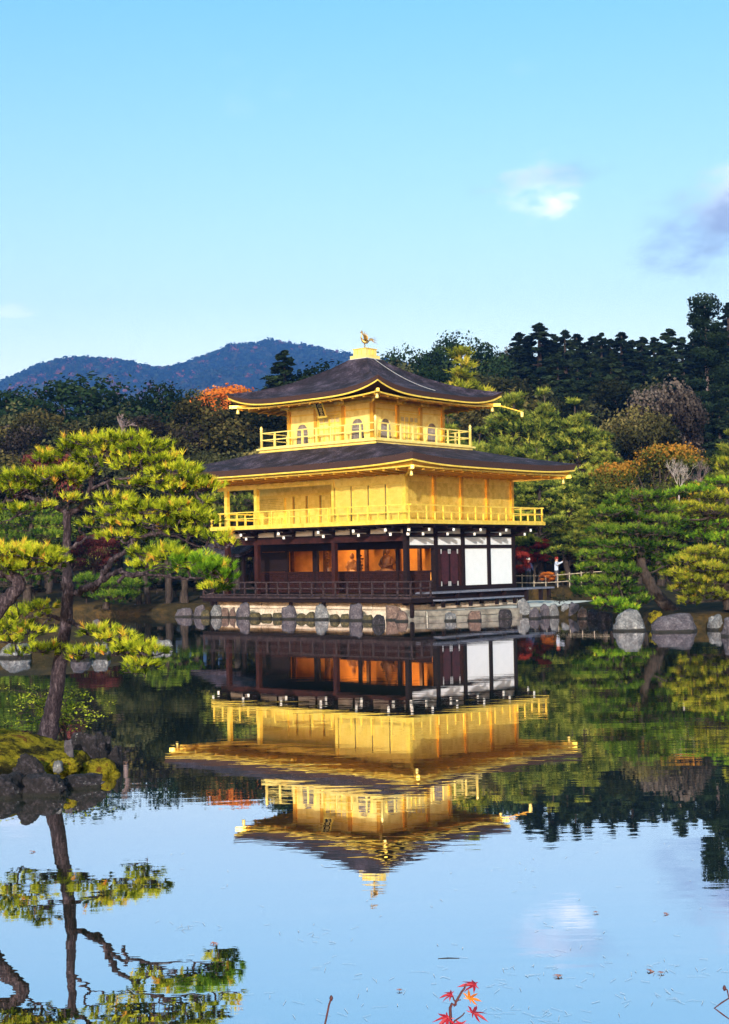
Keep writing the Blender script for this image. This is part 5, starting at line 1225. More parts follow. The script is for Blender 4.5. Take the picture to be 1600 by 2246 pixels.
right_pine('tall pine with tiered pads at the right edge above the low yellow one',
    [(1660, 1345, Du, 0.30), (1650, 1270, Du, 0.26), (1640, 1180, Du, 0.22), (1625, 1100, Du, 0.16), (1615, 1020, Du, 0.08)],
    [(1600, 1022, 32, 13, 0, 0.9, 80, 1), (1590, 1062, 60, 12, 0.3, 1.0, 110, 0), (1525, 1078, 48, 10, 0.0, 0.9, 85, 0), (1570, 1092, 55, 11, -0.4, 1, 110, 1), (1505, 1112, 42, 10, -0.2, 0.9, 75, 1), (1550, 1122, 50, 10, -0.5, 1, 95, 1), (1610, 1128, 50, 14, 0, 1, 100, 1),
     (1485, 1085, 30, 7, 0.4, 0.8, 45, 0), (1490, 1135, 30, 9, 0.2, 0.8, 50, 1), (1575, 1155, 50, 12, 0.3, 1, 90, 0), (1525, 1150, 36, 9, 0.3, 0.9, 60, 0), (1600, 1185, 50, 14, 0, 1, 100, 0), (1540, 1180, 36, 10, 0.6, 0.9, 60, 0)],
    ['needles_fresh', 'needles_yellow'], (1660, 1345), Du, 33, limbs=[(0.12, 0.04, [(1630, 1130, Du), (1580, 1135, Du-0.3), (1520, 1140, Du-0.5), (1490, 1132, Du-0.3)])])
# ---- far left shore pines
for lb, trk, pads, bp_, d, sd in (
    ('blue-green pine on the far shore, seen left of the near pine trunk', [(60, 1330, 76, 0.25), (62, 1230, 76, 0.2), (70, 1130, 76, 0.08)],
     [(60, 1130, 60, 16, 0, 1.4, 100, 0), (110, 1150, 40, 14, 0, 1.2, 80, 0), (20, 1155, 50, 15, 0, 1.3, 90, 0), (100, 1180, 50, 16, -0.4, 1.3, 95, 0), (40, 1190, 60, 18, 0, 1.4, 110, 0), (90, 1215, 50, 16, 0, 1.3, 90, 0), (30, 1235, 60, 18, 0, 1.4, 110, 0), (100, 1255, 50, 18, 0, 1.3, 90, 0), (30, 1275, 60, 16, 0, 1.3, 90, 0)], (60, 1330), 76, 41),
    ('low green pine on the far shore right of the near pine trunk', [(232, 1335, 73, 0.2), (236, 1310, 73, 0.16), (240, 1280, 73, 0.09)],
     [(195, 1275, 30, 12, 0, 1, 60, 0), (250, 1285, 50, 13, 0, 1.2, 100, 0), (290, 1288, 28, 12, 0, 1, 60, 0), (200, 1298, 34, 10, 0, 1, 60, 0), (250, 1308, 50, 10, -0.5, 1.1, 85, 0), (285, 1305, 25, 9, 0, 0.9, 40, 0)], (232, 1335), 73, 42),
    ('dark green pine on the far shore close to the fishing pavilion', [(372, 1335, 78, 0.25), (370, 1280, 78, 0.2), (365, 1210, 78, 0.09)],
     [(365, 1205, 40, 14, 0, 1.2, 80, 0), (330, 1225, 45, 14, 0, 1.2, 80, 0), (400, 1230, 45, 14, 0, 1.2, 80, 0), (360, 1255, 60, 14, 0, 1.3, 100, 0), (310, 1265, 40, 12, 0, 1, 60, 0), (420, 1265, 40, 12, 0, 1, 60, 0)], (372, 1335), 78, 43),
    ('green pine behind the west end of the pavilion balcony', [(520, 1300, 86, 0.25), (518, 1180, 86, 0.18), (515, 1080, 86, 0.08)],
     [(515, 1075, 45, 16, 0, 1.5, 100, 0), (480, 1100, 40, 14, 0, 1.3, 80, 0), (545, 1105, 45, 16, 0, 1.4, 90, 0), (500, 1130, 60, 16, 0, 1.5, 110, 0), (550, 1145, 40, 14, 0, 1.2, 70, 0), (470, 1150, 40, 14, 0, 1.2, 70, 0)], (520, 1300), 86, 44)):
    right_pine(lb, trk, pads, ['needles_green'] if sd != 44 else ['needles_far'], bp_, d, sd, needle=(0.24, 0.03, 18))

# ---- generic background trees: a few kinds, copied; height 10 m, base at the origin
def kind_broad(seed, lobes=17, n=1000, leaf=0.105, flat=0.85, bare=0.0, zc=6.3, rx=3.1, rz=3.4):
    rng = np.random.default_rng(seed); C, N, T = [], [], []; m = MB()
    m.tube(crooked([(0, 0, 0), (0.1, 0, 2), (-0.1, 0.1, 4), (0.1, 0, 6.2)], rng, 0.06, 3), list(np.linspace(0.28, 0.12, 10)), 7)
    for k in range(lobes):
        u = rng.normal(size=3); u /= np.linalg.norm(u); u[2] = u[2]*0.8+0.15
        c = np.array([0, 0, zc])+u*np.array([rx*0.74, rx*0.74, rz*0.74]); r = rng.uniform(0.75, 1.5)
        m.tube(crooked([(0, 0, 3.2+rng.uniform(0, 1.8)), (c+np.array([0, 0, 3.5]))/2, c], rng, 0.1, 3), list(np.linspace(0.10, 0.03, 7)), 5)
        v = rng.normal(size=(n, 3)); v /= np.linalg.norm(v, axis=1, keepdims=True)
        lump = 1+0.35*np.array([noise.noise(Vector(q)*2.6+Vector((k*3.1, seed, 0))) for q in v])
        C.append(c+v*(r*rng.uniform(0.72, 1.05, n)*lump)[:, None]*np.array([1, 1, flat])); N.append(v+rng.normal(0, 0.5, (n, 3)))
        T.append(np.clip(0.36+rng.normal(0, 0.15)+0.32*v[:, 2]+0.3*(lump-1)/0.35*0.5+rng.normal(0, 0.12, n), 0, 1))  # lobe tops tinted lighter, undersides darker, to paint in roundness
    C = np.concatenate(C); V, F = leaf_quads(C, np.concatenate(N), rng.uniform(0.6, 1.25, len(C))*leaf, rng, 0.7)
    return m.mesh('trunk', True), np_mesh('crown', V, F, np.repeat(np.concatenate(T), 4))
def kind_cedar(seed, nb=150, leaf=0.09, rad=1.9, z0=1.6, droop=0.35, per=120):
    rng = np.random.default_rng(seed); m = MB(); m.tube([(0, 0, 0), (0.03, 0, 4), (0, 0.02, 9.8)], [0.22, 0.15, 0.02], 7); C, N, T = [], [], []
    for k in range(nb):
        f_ = (k+rng.random())/nb; z = z0+(9.9-z0)*f_**0.9; a = rng.uniform(0, 2*math.pi)
        L = rad*(1-f_)**0.82*rng.uniform(0.55, 1.2)+0.05; dr = np.array([math.cos(a), math.sin(a), 0])
        s = rng.uniform(0.25, 1.0, per)**0.7
        P = np.array([0, 0, z])+dr*(L*s)[:, None]+np.array([0, 0, 1.0])*(-droop*L*s**2+0.25*L*s)[:, None]+rng.normal(0, 0.16, (per, 3))*np.array([1, 1, 0.7])*(0.12+1.15*(1-f_))
        C.append(P); N.append(dr*0.6+np.array([0, 0, 0.7])+rng.normal(0, 0.55, (per, 3))); T.append(np.clip(0.15+0.6*s+rng.normal(0, 0.16)+rng.normal(0, 0.1, per), 0, 1))  # inner sprays tinted darker than the tips, as painted crown shading
        if k % 4 == 0: m.tube([(0, 0, z), tuple(np.array([0, 0, z])+dr*L*0.9+np.array([0, 0, -droop*L*0.5+0.2*L]))], [0.035, 0.01], 4, False)
    C = np.concatenate(C); V, F = leaf_quads(C, np.concatenate(N), rng.uniform(0.6, 1.2, len(C))*leaf, rng, 0.6)
    return m.mesh('trunk', True), np_mesh('crown', V, F, np.repeat(np.concatenate(T), 4))
def kind_pine(seed, npad=58, n=30, z0=2.4, rx=3.0, flat=0.55):
    """far pine: many uneven needle clumps carried on rising boughs"""
    rng = np.random.default_rng(seed); m = MB(); m.tube(crooked([(0, 0, 0), (0.25, 0, 3), (-0.15, 0, 6), (0.1, 0, 9)], rng, 0.09, 3), list(np.linspace(0.24, 0.06, 10)), 7); parts = []
    ax = rng.uniform(0, 2*math.pi, 9)
    for k in range(npad):
        f_ = k/(npad-1); z = z0+(9.5-z0)*f_; a = ax[k % 9]+rng.normal(0, 0.35); R = rx*(1-f_**1.5)*rng.uniform(0.25, 1.05)+0.1
        c = np.array([R*math.cos(a), R*math.sin(a), z+0.12*R+rng.normal(0, 0.28)]); pr = rng.uniform(0.45, 0.95)*(1.0 if f_ < 0.85 else 0.75); tilt = rng.normal(0, 0.25, 2)
        m.tube([(0, 0, z-0.5), tuple(c*np.array([0.5, 0.5, 1])+np.array([0, 0, -0.25])), tuple(c-np.array([0, 0, 0.12]))], [0.06, 0.035, 0.015], 5, False)
        u = rng.normal(size=(n, 3)); u /= np.linalg.norm(u, axis=1, keepdims=True); u[:, 2] = np.where(rng.random(n) < 0.78, np.abs(u[:, 2]), u[:, 2])
        q = u*np.array([pr, pr, pr*flat*rng.uniform(0.6, 1.3)])*rng.uniform(0.3, 1.1, (n, 1)); q[:, 2] += q[:, 0]*tilt[0]+q[:, 1]*tilt[1]
        D = u*np.array([0.8, 0.8, 0.3])+np.array([0, 0, 0.65])+rng.normal(0, 0.25, (n, 3)); t_ = np.clip(0.34+0.42*u[:, 2]+rng.normal(0, 0.12)+rng.normal(0, 0.12, n), 0, 1)  # clump tops tinted brighter as a painted highlight
        parts.append(tufts(c+q, D, 13, 0.27, 0.045, 0.85, rng, t_))
    V, F, t_ = join(parts); return m.mesh('trunk', True), np_mesh('crown', V, F, t_)
KIND = {'broad': [kind_broad(s) for s in (1, 2, 3, 4)], 'cedar': [kind_cedar(5), kind_cedar(6, 130, 0.095, 2.3, 1.2), kind_cedar(7, 170, 0.085, 1.6, 2.0)],
        'pine': [kind_pine(s) for s in (8, 9, 10)], 'airy': [kind_broad(12, 22, 380, 0.095, 0.7, zc=6.6, rx=3.3, rz=3.2), kind_broad(13, 24, 340, 0.095, 0.7, zc=6.6, rx=3.4, rz=3.0)],
        'maple': [kind_broad(14, 22, 620, 0.095, 0.55, zc=6.0, rx=3.9, rz=3.2), kind_broad(15, 20, 620, 0.095, 0.55, zc=6.0, rx=3.9, rz=3.4)]}
TREE_NAME = {'broad': 'broadleaf_tree', 'cedar': 'cedar_tree', 'pine': 'pine_tree', 'airy': 'evergreen_tree', 'maple': 'maple_tree'}
_rt = random.Random(77)
def tree(kind, px, ytop, d, mat, label, cat, group=None, wide=1.0, bark_m='bark_dark', var=None, base_z=None):
    p = W(px, ytop, d); gz_ = gz(p[0], d) if base_z is None else base_z; h = max(1.0, p[2]-gz_+0.1)
    tr, cr = KIND[kind][_rt.randrange(len(KIND[kind])) if var is None else var]
    r = empty(TREE_NAME[kind], (p[0], d, gz_-0.1), _rt.uniform(0, 6.28)); s = h/10; w_ = s*wide; r.scale = (w_, w_, s)
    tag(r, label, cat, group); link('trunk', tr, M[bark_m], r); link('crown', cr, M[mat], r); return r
LOOK = {'cedar_dark': 'dark', 'needles_dark': 'blackish green', 'leaf_dark': 'deep green', 'leaf_olive': 'olive', 'leaf_brown': 'brownish', 'needles_far': 'mossy green', 'needles_green': 'green', 'maple_dim': 'dull red', 'needles_yellow': 'yellow-green'}
CATN = {'broad': 'tree', 'cedar': 'cedar', 'pine': 'pine', 'airy': 'tree', 'maple': 'maple'}
WORD = {'broad': 'broadleaf tree', 'cedar': 'cedar', 'pine': 'pine', 'airy': 'open-crowned evergreen', 'maple': 'maple'}
def row(where, group, items):
    for i, (kind, px, yt, d, mat, wide) in enumerate(sorted(items, key=lambda t_: t_[1])):
        tree(kind, px, yt, d, mat, f'{LOOK[mat]} {WORD[kind]} in {where}, {ordinal(i+1)} from left', CATN[kind], group, wide)
rf = random.Random(3)
# left wood
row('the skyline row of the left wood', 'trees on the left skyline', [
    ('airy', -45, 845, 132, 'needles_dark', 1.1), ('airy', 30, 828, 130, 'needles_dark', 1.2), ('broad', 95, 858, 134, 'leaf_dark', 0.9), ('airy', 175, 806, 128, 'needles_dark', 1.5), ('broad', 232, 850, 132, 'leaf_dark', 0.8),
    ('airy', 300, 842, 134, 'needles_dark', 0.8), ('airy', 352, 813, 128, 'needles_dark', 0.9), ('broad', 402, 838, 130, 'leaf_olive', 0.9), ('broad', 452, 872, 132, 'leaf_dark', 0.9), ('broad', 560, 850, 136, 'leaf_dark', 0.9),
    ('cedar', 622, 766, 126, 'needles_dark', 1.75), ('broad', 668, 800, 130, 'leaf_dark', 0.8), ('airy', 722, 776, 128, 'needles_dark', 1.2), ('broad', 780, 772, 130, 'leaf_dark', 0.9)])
L2 = []
for i, px in enumerate(range(-40, 620, 50)):
    L2.append((rf.choice(['broad', 'broad', 'airy']), px+rf.uniform(-12, 12), 886+rf.uniform(-42, 34), 110+rf.uniform(-4, 4), rf.choice(['leaf_olive', 'leaf_brown', 'leaf_dark', 'leaf_dark', 'leaf_olive']), rf.uniform(0.95, 1.25)))
row('the middle of the left wood', 'trees in the middle of the left wood', L2)
L3 = []
for i, px in enumerate(range(-30, 600, 58)):
    L3.append(('broad', px+rf.uniform(-12, 12), 975+rf.uniform(-40, 34), 97+rf.uniform(-3, 3), rf.choice(['leaf_olive', 'leaf_dark', 'leaf_dark', 'leaf_brown']), rf.uniform(1.0, 1.35)))
row('the front edge of the left wood', 'trees at the front of the left wood', L3)
L4 = []
for i, px in enumerate(range(-40, 600, 66)):
    L4.append((rf.choice(['broad', 'pine']), px+rf.uniform(-15, 15), 1095+rf.uniform(-30, 30), 89+rf.uniform(-2, 2), rf.choice(['leaf_dark', 'needles_far', 'leaf_dark', 'leaf_olive']), rf.uniform(1.2, 1.6)))
row('the low fringe of the left wood', 'low trees along the left shore', L4)
tree('maple', 552, 788, 118, 'maple_orange', 'bright orange maple on the skyline left of the upper roof', 'maple', None, 0.85, 'bark_grey', 0)
tree('maple', 205, 1150, 82, 'maple_dim', 'dull crimson maple seen behind the near pine trunk', 'maple', None, 1.0)
tree('maple', 100, 945, 92, 'maple_dim', 'dim purple-red maple inside the left wood', 'maple', None, 0.6)
# right wood
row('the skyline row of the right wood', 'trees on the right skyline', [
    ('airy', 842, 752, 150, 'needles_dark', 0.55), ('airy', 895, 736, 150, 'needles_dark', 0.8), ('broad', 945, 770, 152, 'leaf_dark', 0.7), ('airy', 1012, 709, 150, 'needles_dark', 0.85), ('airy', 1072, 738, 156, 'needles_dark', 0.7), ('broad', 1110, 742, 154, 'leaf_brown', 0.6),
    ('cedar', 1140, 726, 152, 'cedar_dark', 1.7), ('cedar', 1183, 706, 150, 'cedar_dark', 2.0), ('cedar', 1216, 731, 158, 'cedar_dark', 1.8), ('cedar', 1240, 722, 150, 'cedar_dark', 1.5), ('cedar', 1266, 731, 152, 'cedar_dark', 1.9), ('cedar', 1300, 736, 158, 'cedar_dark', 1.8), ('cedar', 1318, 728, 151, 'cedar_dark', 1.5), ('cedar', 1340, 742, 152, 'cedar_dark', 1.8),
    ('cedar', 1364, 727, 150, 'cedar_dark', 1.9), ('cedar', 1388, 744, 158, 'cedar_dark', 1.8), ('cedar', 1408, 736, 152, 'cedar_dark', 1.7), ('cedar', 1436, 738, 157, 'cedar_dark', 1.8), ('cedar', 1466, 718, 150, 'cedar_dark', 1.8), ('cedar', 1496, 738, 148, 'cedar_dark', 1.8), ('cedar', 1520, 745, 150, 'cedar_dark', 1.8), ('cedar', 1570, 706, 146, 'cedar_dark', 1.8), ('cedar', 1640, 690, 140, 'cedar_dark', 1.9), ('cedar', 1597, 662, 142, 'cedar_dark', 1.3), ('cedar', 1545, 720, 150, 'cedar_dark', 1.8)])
R2_ = []
for i, px in enumerate(range(800, 1640, 46)):
    k = rf.choice(['cedar', 'cedar', 'broad']) if px > 1080 else rf.choice(['broad', 'airy', 'broad'])
    R2_.append((k, px+rf.uniform(-12, 12), 800+rf.uniform(-30, 30)-(40 if px > 1560 else 0), 128+rf.uniform(-5, 5), {'cedar': 'cedar_dark', 'airy': 'needles_dark', 'broad': rf.choice(['leaf_dark', 'leaf_dark', 'leaf_brown'])}[k], 1.6 if k == 'cedar' else 0.95))
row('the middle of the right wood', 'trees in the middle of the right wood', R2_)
R3 = []
for i, px in enumerate(range(960, 1640, 52)):
    k = rf.choice(['cedar', 'broad', 'cedar'])
    R3.append((k, px+rf.uniform(-12, 12), 905+rf.uniform(-25, 35), 110+rf.uniform(-4, 4), 'cedar_dark' if k == 'cedar' else rf.choice(['leaf_dark', 'leaf_dark', 'leaf_olive']), 1.7 if k == 'cedar' else 1.1))
row('the lower right wood', 'trees in the lower right wood', R3)
row('the bright stand behind the pavilion', 'green pines behind the pavilion', [
    ('pine', 985, 920, 94, 'needles_far', 1.1), ('pine', 1050, 955, 92, 'needles_far', 1.2), ('pine', 1128, 856, 96, 'needles_far', 1.15), ('pine', 1198, 872, 95, 'needles_far', 1.0), ('pine', 1262, 894, 90, 'needles_far', 1.15),
    ('pine', 1100, 975, 88, 'needles_far', 1.2), ('pine', 1180, 985, 86, 'needles_far', 1.2), ('pine', 1330, 960, 88, 'needles_far', 1.1), ('pine', 1245, 1035, 82, 'needles_far', 1.25), ('pine', 1320, 1060, 80, 'needles_far', 1.2), ('pine', 1175, 1090, 88, 'needles_far', 1.2),
    ('broad', 1400, 1090, 84, 'leaf_olive', 1.2), ('broad', 1500, 1075, 86, 'leaf_olive', 1.2), ('pine', 1600, 960, 84, 'needles_far', 1.2)])
tree('pine', 1010, 780, 112, 'needles_yellow', 'yellow-green pine high on the slope right of the upper roof', 'pine', None, 1.15)
tree('broad', 1065, 830, 106, 'leaf_olive', 'round olive-brown crown just above the right eave of the upper roof', 'tree', None, 1.0)
tree('broad', 1448, 822, 112, 'leaf_brown', 'big rounded greyish-brown crown standing before the dark cedars', 'tree', None, 0.78)
tree('broad', 1405, 880, 104, 'leaf_olive', 'olive crown below the big greyish-brown one', 'tree', None, 0.9)
tree('maple', 1440, 926, 80, 'maple_rust', 'rust and green autumn tree right of the green pines', 'tree', None, 1.0, 'bark_dark', 0)
tree('maple', 1172, 1168, 84, 'maple_red', 'crimson maple beside the white wall of the pavilion', 'maple', None, 1.05, 'bark_dark', 0)
tree('maple', 1132, 1195, 80, 'maple_red', 'scarlet maple partly hidden by the white wall', 'maple', None, 0.9, 'bark_dark', 1)
tree('maple', 1200, 1248, 76, 'maple_orange', 'small orange maple in front of the visitors', 'maple', None, 1.2, 'bark_dark', 1)
tree('broad', 1130, 1275, 88, 'leaf_olive', 'low clipped olive bush behind the maples', 'bush', None, 2.0)
tree('broad', 1235, 1262, 84, 'needles_yellow', 'small yellow-green bush beside the right visitor', 'bush', None, 1.5)
# fringe bushes that close the view under the pines
row('the hedge line behind the right shore', 'bushes behind the right shore', [('broad', px, 1205+rf.uniform(-25, 25), 92+rf.uniform(-4, 4), rf.choice(['leaf_dark', 'leaf_olive', 'leaf_dark']), rf.uniform(1.3, 1.7)) for px in range(1270, 1660, 48)])
# tall cedar with a bare lower trunk
pt_ = W(1546, 649, 116); gb = gz(pt_[0], 116); tall = empty('cedar_tree', (pt_[0], 116, gb-0.1)); tag(tall, 'tallest cedar with a bare trunk, crown high above the right skyline', 'cedar')
def tall_cedar():
    rng = np.random.default_rng(50); H = pt_[2]-gb; m = MB(); m.tube([(0, 0, 0), (0.1, 0, H*0.4), (0, 0, H*0.97)], [0.42, 0.30, 0.05], 9); parts = []; C, N, T = [], [], []
    for k in range(24):
        f_ = 0.45+0.55*k/23; R = (2.5*(1-f_)**0.45+0.3)*rng.uniform(0.5, 1.1); a = rng.uniform(0, 6.28); z = H*f_
        c = np.array([R*0.75*math.cos(a), R*0.75*math.sin(a), z-0.5]); m.tube([(0, 0, z-0.7), tuple(c)], [0.08, 0.03], 5, False)
        n = 520; v = rng.normal(size=(n, 3)); v /= np.linalg.norm(v, axis=1, keepdims=True); r = rng.uniform(0.75, 1.25)
        C.append(c+v*r*np.array([1.15, 1.15, 0.7])*rng.uniform(0.6, 1.05, (n, 1))); N.append(v+rng.normal(0, 0.5, (n, 3))); T.append(np.clip(0.4+0.4*v[:, 2]+rng.normal(0, 0.1, n), 0, 1))  # lobes shaded in colour, lighter above and darker below
    for k in range(16):
        z = H*rng.uniform(0.15, 0.5); a = rng.uniform(0, 6.28); L = rng.uniform(0.8, 2.4); e = np.array([L*math.cos(a), L*math.sin(a), z+rng.uniform(-0.5, 0.8)])
        m.tube(crooked([(0, 0, z), e*np.array([0.5, 0.5, 1]), e], rng, 0.06, 3), list(np.linspace(0.06, 0.02, 7)), 5, False)
    C = np.concatenate(C); V, F = leaf_quads(C, np.concatenate(N), rng.uniform(0.08, 0.18, len(C)), rng, 0.65)
    link('trunk', m.mesh('trunk', True), M['bark_grey'], tall); link('crown', np_mesh('crown', V, F, np.repeat(np.concatenate(T), 4)), M['cedar_dark'], tall)
tall_cedar()
# bare trees
def bare_tree(label, base_px, base_py, d, top_py, seed, mat='bark_pale', spread=0.6, r0=0.14, depth=5, n0=3):
    rng = np.random.default_rng(seed); b = W(base_px, base_py, d); H = W(base_px, top_py, d)[2]-b[2]; root = empty('bare_tree', tuple(b)); tag(root, label, 'tree'); m = MB(); mt_ = MB()
    def grow(p, dr, L, r, lv, mb):
        e = p+dr*L; mid = (p+e)/2+rng.normal(0, L*0.06, 3); mb.tube([p, mid, e], [r, r*0.85, r*0.68], 6 if lv > 2 else 4, False)
        if lv == 0: return
        for _ in range(n0 if lv < depth else 2):
            nd = dr+rng.normal(0, spread, 3)*np.array([1, 1, 0.6])+np.array([0, 0, 0.2]); nd /= np.linalg.norm(nd)
            grow(e if rng.random() < 0.6 else mid, nd, L*rng.uniform(0.6, 0.85), r*0.6, lv-1, mt_ if lv <= depth-1 else mb)
    grow(np.zeros(3), np.array([0.05, 0, 1.0]), H*0.28, r0, depth, m)
    link('trunk', m.mesh('trunk', True), M[mat], root); link('branches', mt_.mesh('branches'), M[mat], root); return root
bare_tree('pale bare tree with forked white branches beside the rust tree', 1490, 1115, 74, 1000, 61, r0=0.055, depth=6, spread=0.42)
bare_tree('thin grey bare tree at the right between the pines', 1535, 1120, 76, 1000, 62, 'bark_grey', r0=0.05, depth=6, spread=0.42)
bare_tree('grey dead tree with bare side branches behind the near pine crown', 266, 985, 92, 875, 63, 'bark_grey', 0.7, 0.22, 4, 3)
# trunks standing on the far left shore
for i, (px, yt, lean) in enumerate(((306, 1262, -6), (328, 1262, -10), (370, 1258, 2), (398, 1268, 10), (410, 1266, -8))):
    b = W(px, 1336, 76.5); tp = W(px+lean, yt, 76.5); m = MB(); m.tube(crooked([(0, 0, -0.3), (tp-b)*0.5, tp-b], np.random.default_rng(i), 0.02, 3), list(np.linspace(0.20, 0.13, 7)), 8)
    o = m.build('tree_trunk', M['bark_dark'], None, True); o.location = tuple(b); tag(o, f'dark tree trunk on the far left shore, {ordinal(i+1)} from the left', 'trunk', 'trunks on the far left shore')
row('the clipped shrubs on the far left shore', 'clipped shrubs on the far left shore', [('broad', px, yt, d, mat, w_) for px, yt, d, mat, w_ in ((20, 1296, 84, 'leaf_dark', 2.2), (75, 1290, 82, 'leaf_olive', 2.0), (190, 1312, 79, 'leaf_dark', 1.9), (262, 1306, 80, 'leaf_dark', 1.9), (300, 1290, 84, 'leaf_olive', 2.0), (345, 1284, 84, 'leaf_dark', 2.0), (385, 1300, 80, 'leaf_dark', 1.9), (425, 1290, 84, 'leaf_dark', 1.9), (460, 1270, 88, 'leaf_dark', 1.8))])
# low plant on the terrace
leafy('low_pine_shrub', 'small dark spreading seedling pine on the edge of the gravel court', 'shrub', (W(1228, 1325, 64)[0], 64, 0.4), [[(1228, 1325, 64), (1225, 1316, 64), (1215, 1312, 64)], [(1228, 1325, 64), (1232, 1314, 64), (1245, 1314, 64)], [(1228, 1325, 64), (1229, 1312, 64), (1226, 1304, 64)]], 9, 0.05, 'leaf_dark', 22)

# ================================================================== visitors and fence beyond the maples
fn = empty('bamboo_fence', (*W(1210, 1270, 80)[:2], 0)); tag(fn, 'low weathered bamboo rail fence in front of the visitors', 'fence'); fo = Vector(fn.location)
for x in range(1120, 1330, 26):
    p = W(x, 1275, 80); g_ = gz(p[0], 80); m = MB(); m.tube([Vector((p[0], 80, g_-0.1))-fo, Vector((p[0], 80, g_+0.85))-fo], 0.032, 6); m.build('fence_post', M['bamboo'], fn)
for zz in (0.35, 0.75):
    a, b = W(1112, 1270, 80), W(1335, 1270, 80); m = MB(); m.tube([Vector((x, 79.93, gz(x, 80)+zz))-fo for x in np.linspace(a[0], b[0], 9)], 0.026, 6); m.build('fence_rail', M['bamboo'], fn)
def person(label, px, d, facing, ramp, pose, hat):
    p = W(px, 1280, d); r_ = tag(empty('person', (p[0], d, gz(p[0], d)), facing), label, 'person')
    J = {'pel': (0, 0, 0.95, 0.13), 'belly': (0, 0, 1.12, 0.125), 'chest': (0, 0, 1.32, 0.14), 'neck': (0, 0, 1.47, 0.055), 'head': (0, -0.02, 1.58, 0.10), 'top': (0, -0.02, 1.69, 0.085)}
    E_ = [('pel', 'belly'), ('belly', 'chest'), ('chest', 'neck'), ('neck', 'head'), ('head', 'top')]
    for s, sg in (('l', -1), ('r', 1)):
        J['hip'+s] = (0.10*sg, 0, 0.88, 0.10); J['knee'+s] = (0.11*sg, -0.02, 0.48, 0.07); J['ank'+s] = (0.11*sg, 0.02, 0.09, 0.05); J['toe'+s] = (0.12*sg, -0.16, 0.04, 0.04); J['sh'+s] = (0.19*sg, 0, 1.40, 0.065)
        e, h = pose[s]; J['el'+s] = (*e, 0.05); J['ha'+s] = (*h, 0.04)
        E_ += [('pel', 'hip'+s), ('hip'+s, 'knee'+s), ('knee'+s, 'ank'+s), ('ank'+s, 'toe'+s), ('chest', 'sh'+s), ('sh'+s, 'el'+s), ('el'+s, 'ha'+s)]
    ks = list(J); me = bpy.data.meshes.new('body'); me.from_pydata([J[k][:3] for k in ks], [(ks.index(a), ks.index(b)) for a, b in E_], [])
    o = link('body', me, None, r_); sk = o.modifiers.new('skin', 'SKIN'); o.modifiers.new('sub', 'SUBSURF').levels = 1; o.modifiers['sub'].render_levels = 1
    for i, k in enumerate(ks): me.skin_vertices[0].data[i].radius = (J[k][3], J[k][3]); me.skin_vertices[0].data[i].use_root = (k == 'pel')
    t = NT('clothes'); g = t.n('ShaderNodeTexCoord'); s_ = t.n('ShaderNodeSeparateXYZ'); t.l(g.outputs['Object'], s_.inputs[0]); mr = t.n('ShaderNodeMapRange'); mr.inputs[2].default_value = 1.8; t.l(s_.outputs[2], mr.inputs[0])
    t.bsdf(t.ramp(mr.outputs[0], ramp, 'CONSTANT'), 0.8); me.materials.append(t.m)
    m = MB(); m.lathe((0, -0.01, 1.61), [(0.125, 0), (0.125, 0.05), (0.10, 0.12), (0.04, 0.155)], 10); h_ = NT('cap'); h_.bsdf(hat, 0.8); m.build('cap', h_.m, r_, True)
    return r_
person('visitor in navy clothes and a white cap behind the red maple', 1160, 82, 0.5, [(0, (0.02, 0.02, 0.03)), (0.53, (0.02, 0.03, 0.09)), (0.815, (0.45, 0.26, 0.18))], {'l': ((-0.30, 0.02, 1.15), (-0.26, -0.12, 0.95)), 'r': ((0.30, 0.02, 1.15), (0.24, -0.16, 1.0))}, (0.75, 0.73, 0.70))
person('visitor in pale blue with a red cap raising an arm to take a picture', 1222, 82, 1.2, [(0, (0.05, 0.05, 0.07)), (0.53, (0.42, 0.50, 0.68)), (0.815, (0.45, 0.26, 0.18))], {'l': ((-0.28, -0.10, 1.28), (-0.12, -0.42, 1.45)), 'r': ((0.42, -0.15, 1.38), (0.50, -0.42, 1.58))}, (0.50, 0.06, 0.04))

# ================================================================== near bank: maple sprig and dry stalks, litter on the water
def maple_leaf(c, size, nrm, rot, mat, parent, droop=0.25):
    lobes = [(0, 1.0), (42, 0.92), (82, 0.72), (125, 0.42), (-42, 0.92), (-82, 0.72), (-125, 0.42)]
    pts = []
    for a, L in sorted(lobes, key=lambda q: q[0]):
        for da, k in ((-20, 0.30), (-9, 0.62), (0, 1.0), (9, 0.62), (20, 0.30)):
            an = math.radians(a+da*(1 if abs(da) < 20 else 1.0)); pts.append((math.sin(an)*L*k, math.cos(an)*L*k))
    V = [(0, 0, 0)] + [(x, y, -droop*(x*x+y*y)+0.05*math.sin(x*9)) for x, y in pts]; n = len(pts)
    F = [(0, i+1, (i+1) % n+1) for i in range(n)]
    V = [tuple(Vector(v)*size) for v in V]; me = bpy.data.meshes.new('leaf'); me.from_pydata(V, [], F); me.update(); o = link('leaf', me, M[mat], parent)
    q = Vector(nrm).to_track_quat('Z', 'Y') @ Matrix.Rotation(rot, 3, 'Z').to_quaternion(); o.rotation_mode = 'QUATERNION'; o.rotation_quaternion = q; o.location = tuple(c); return o
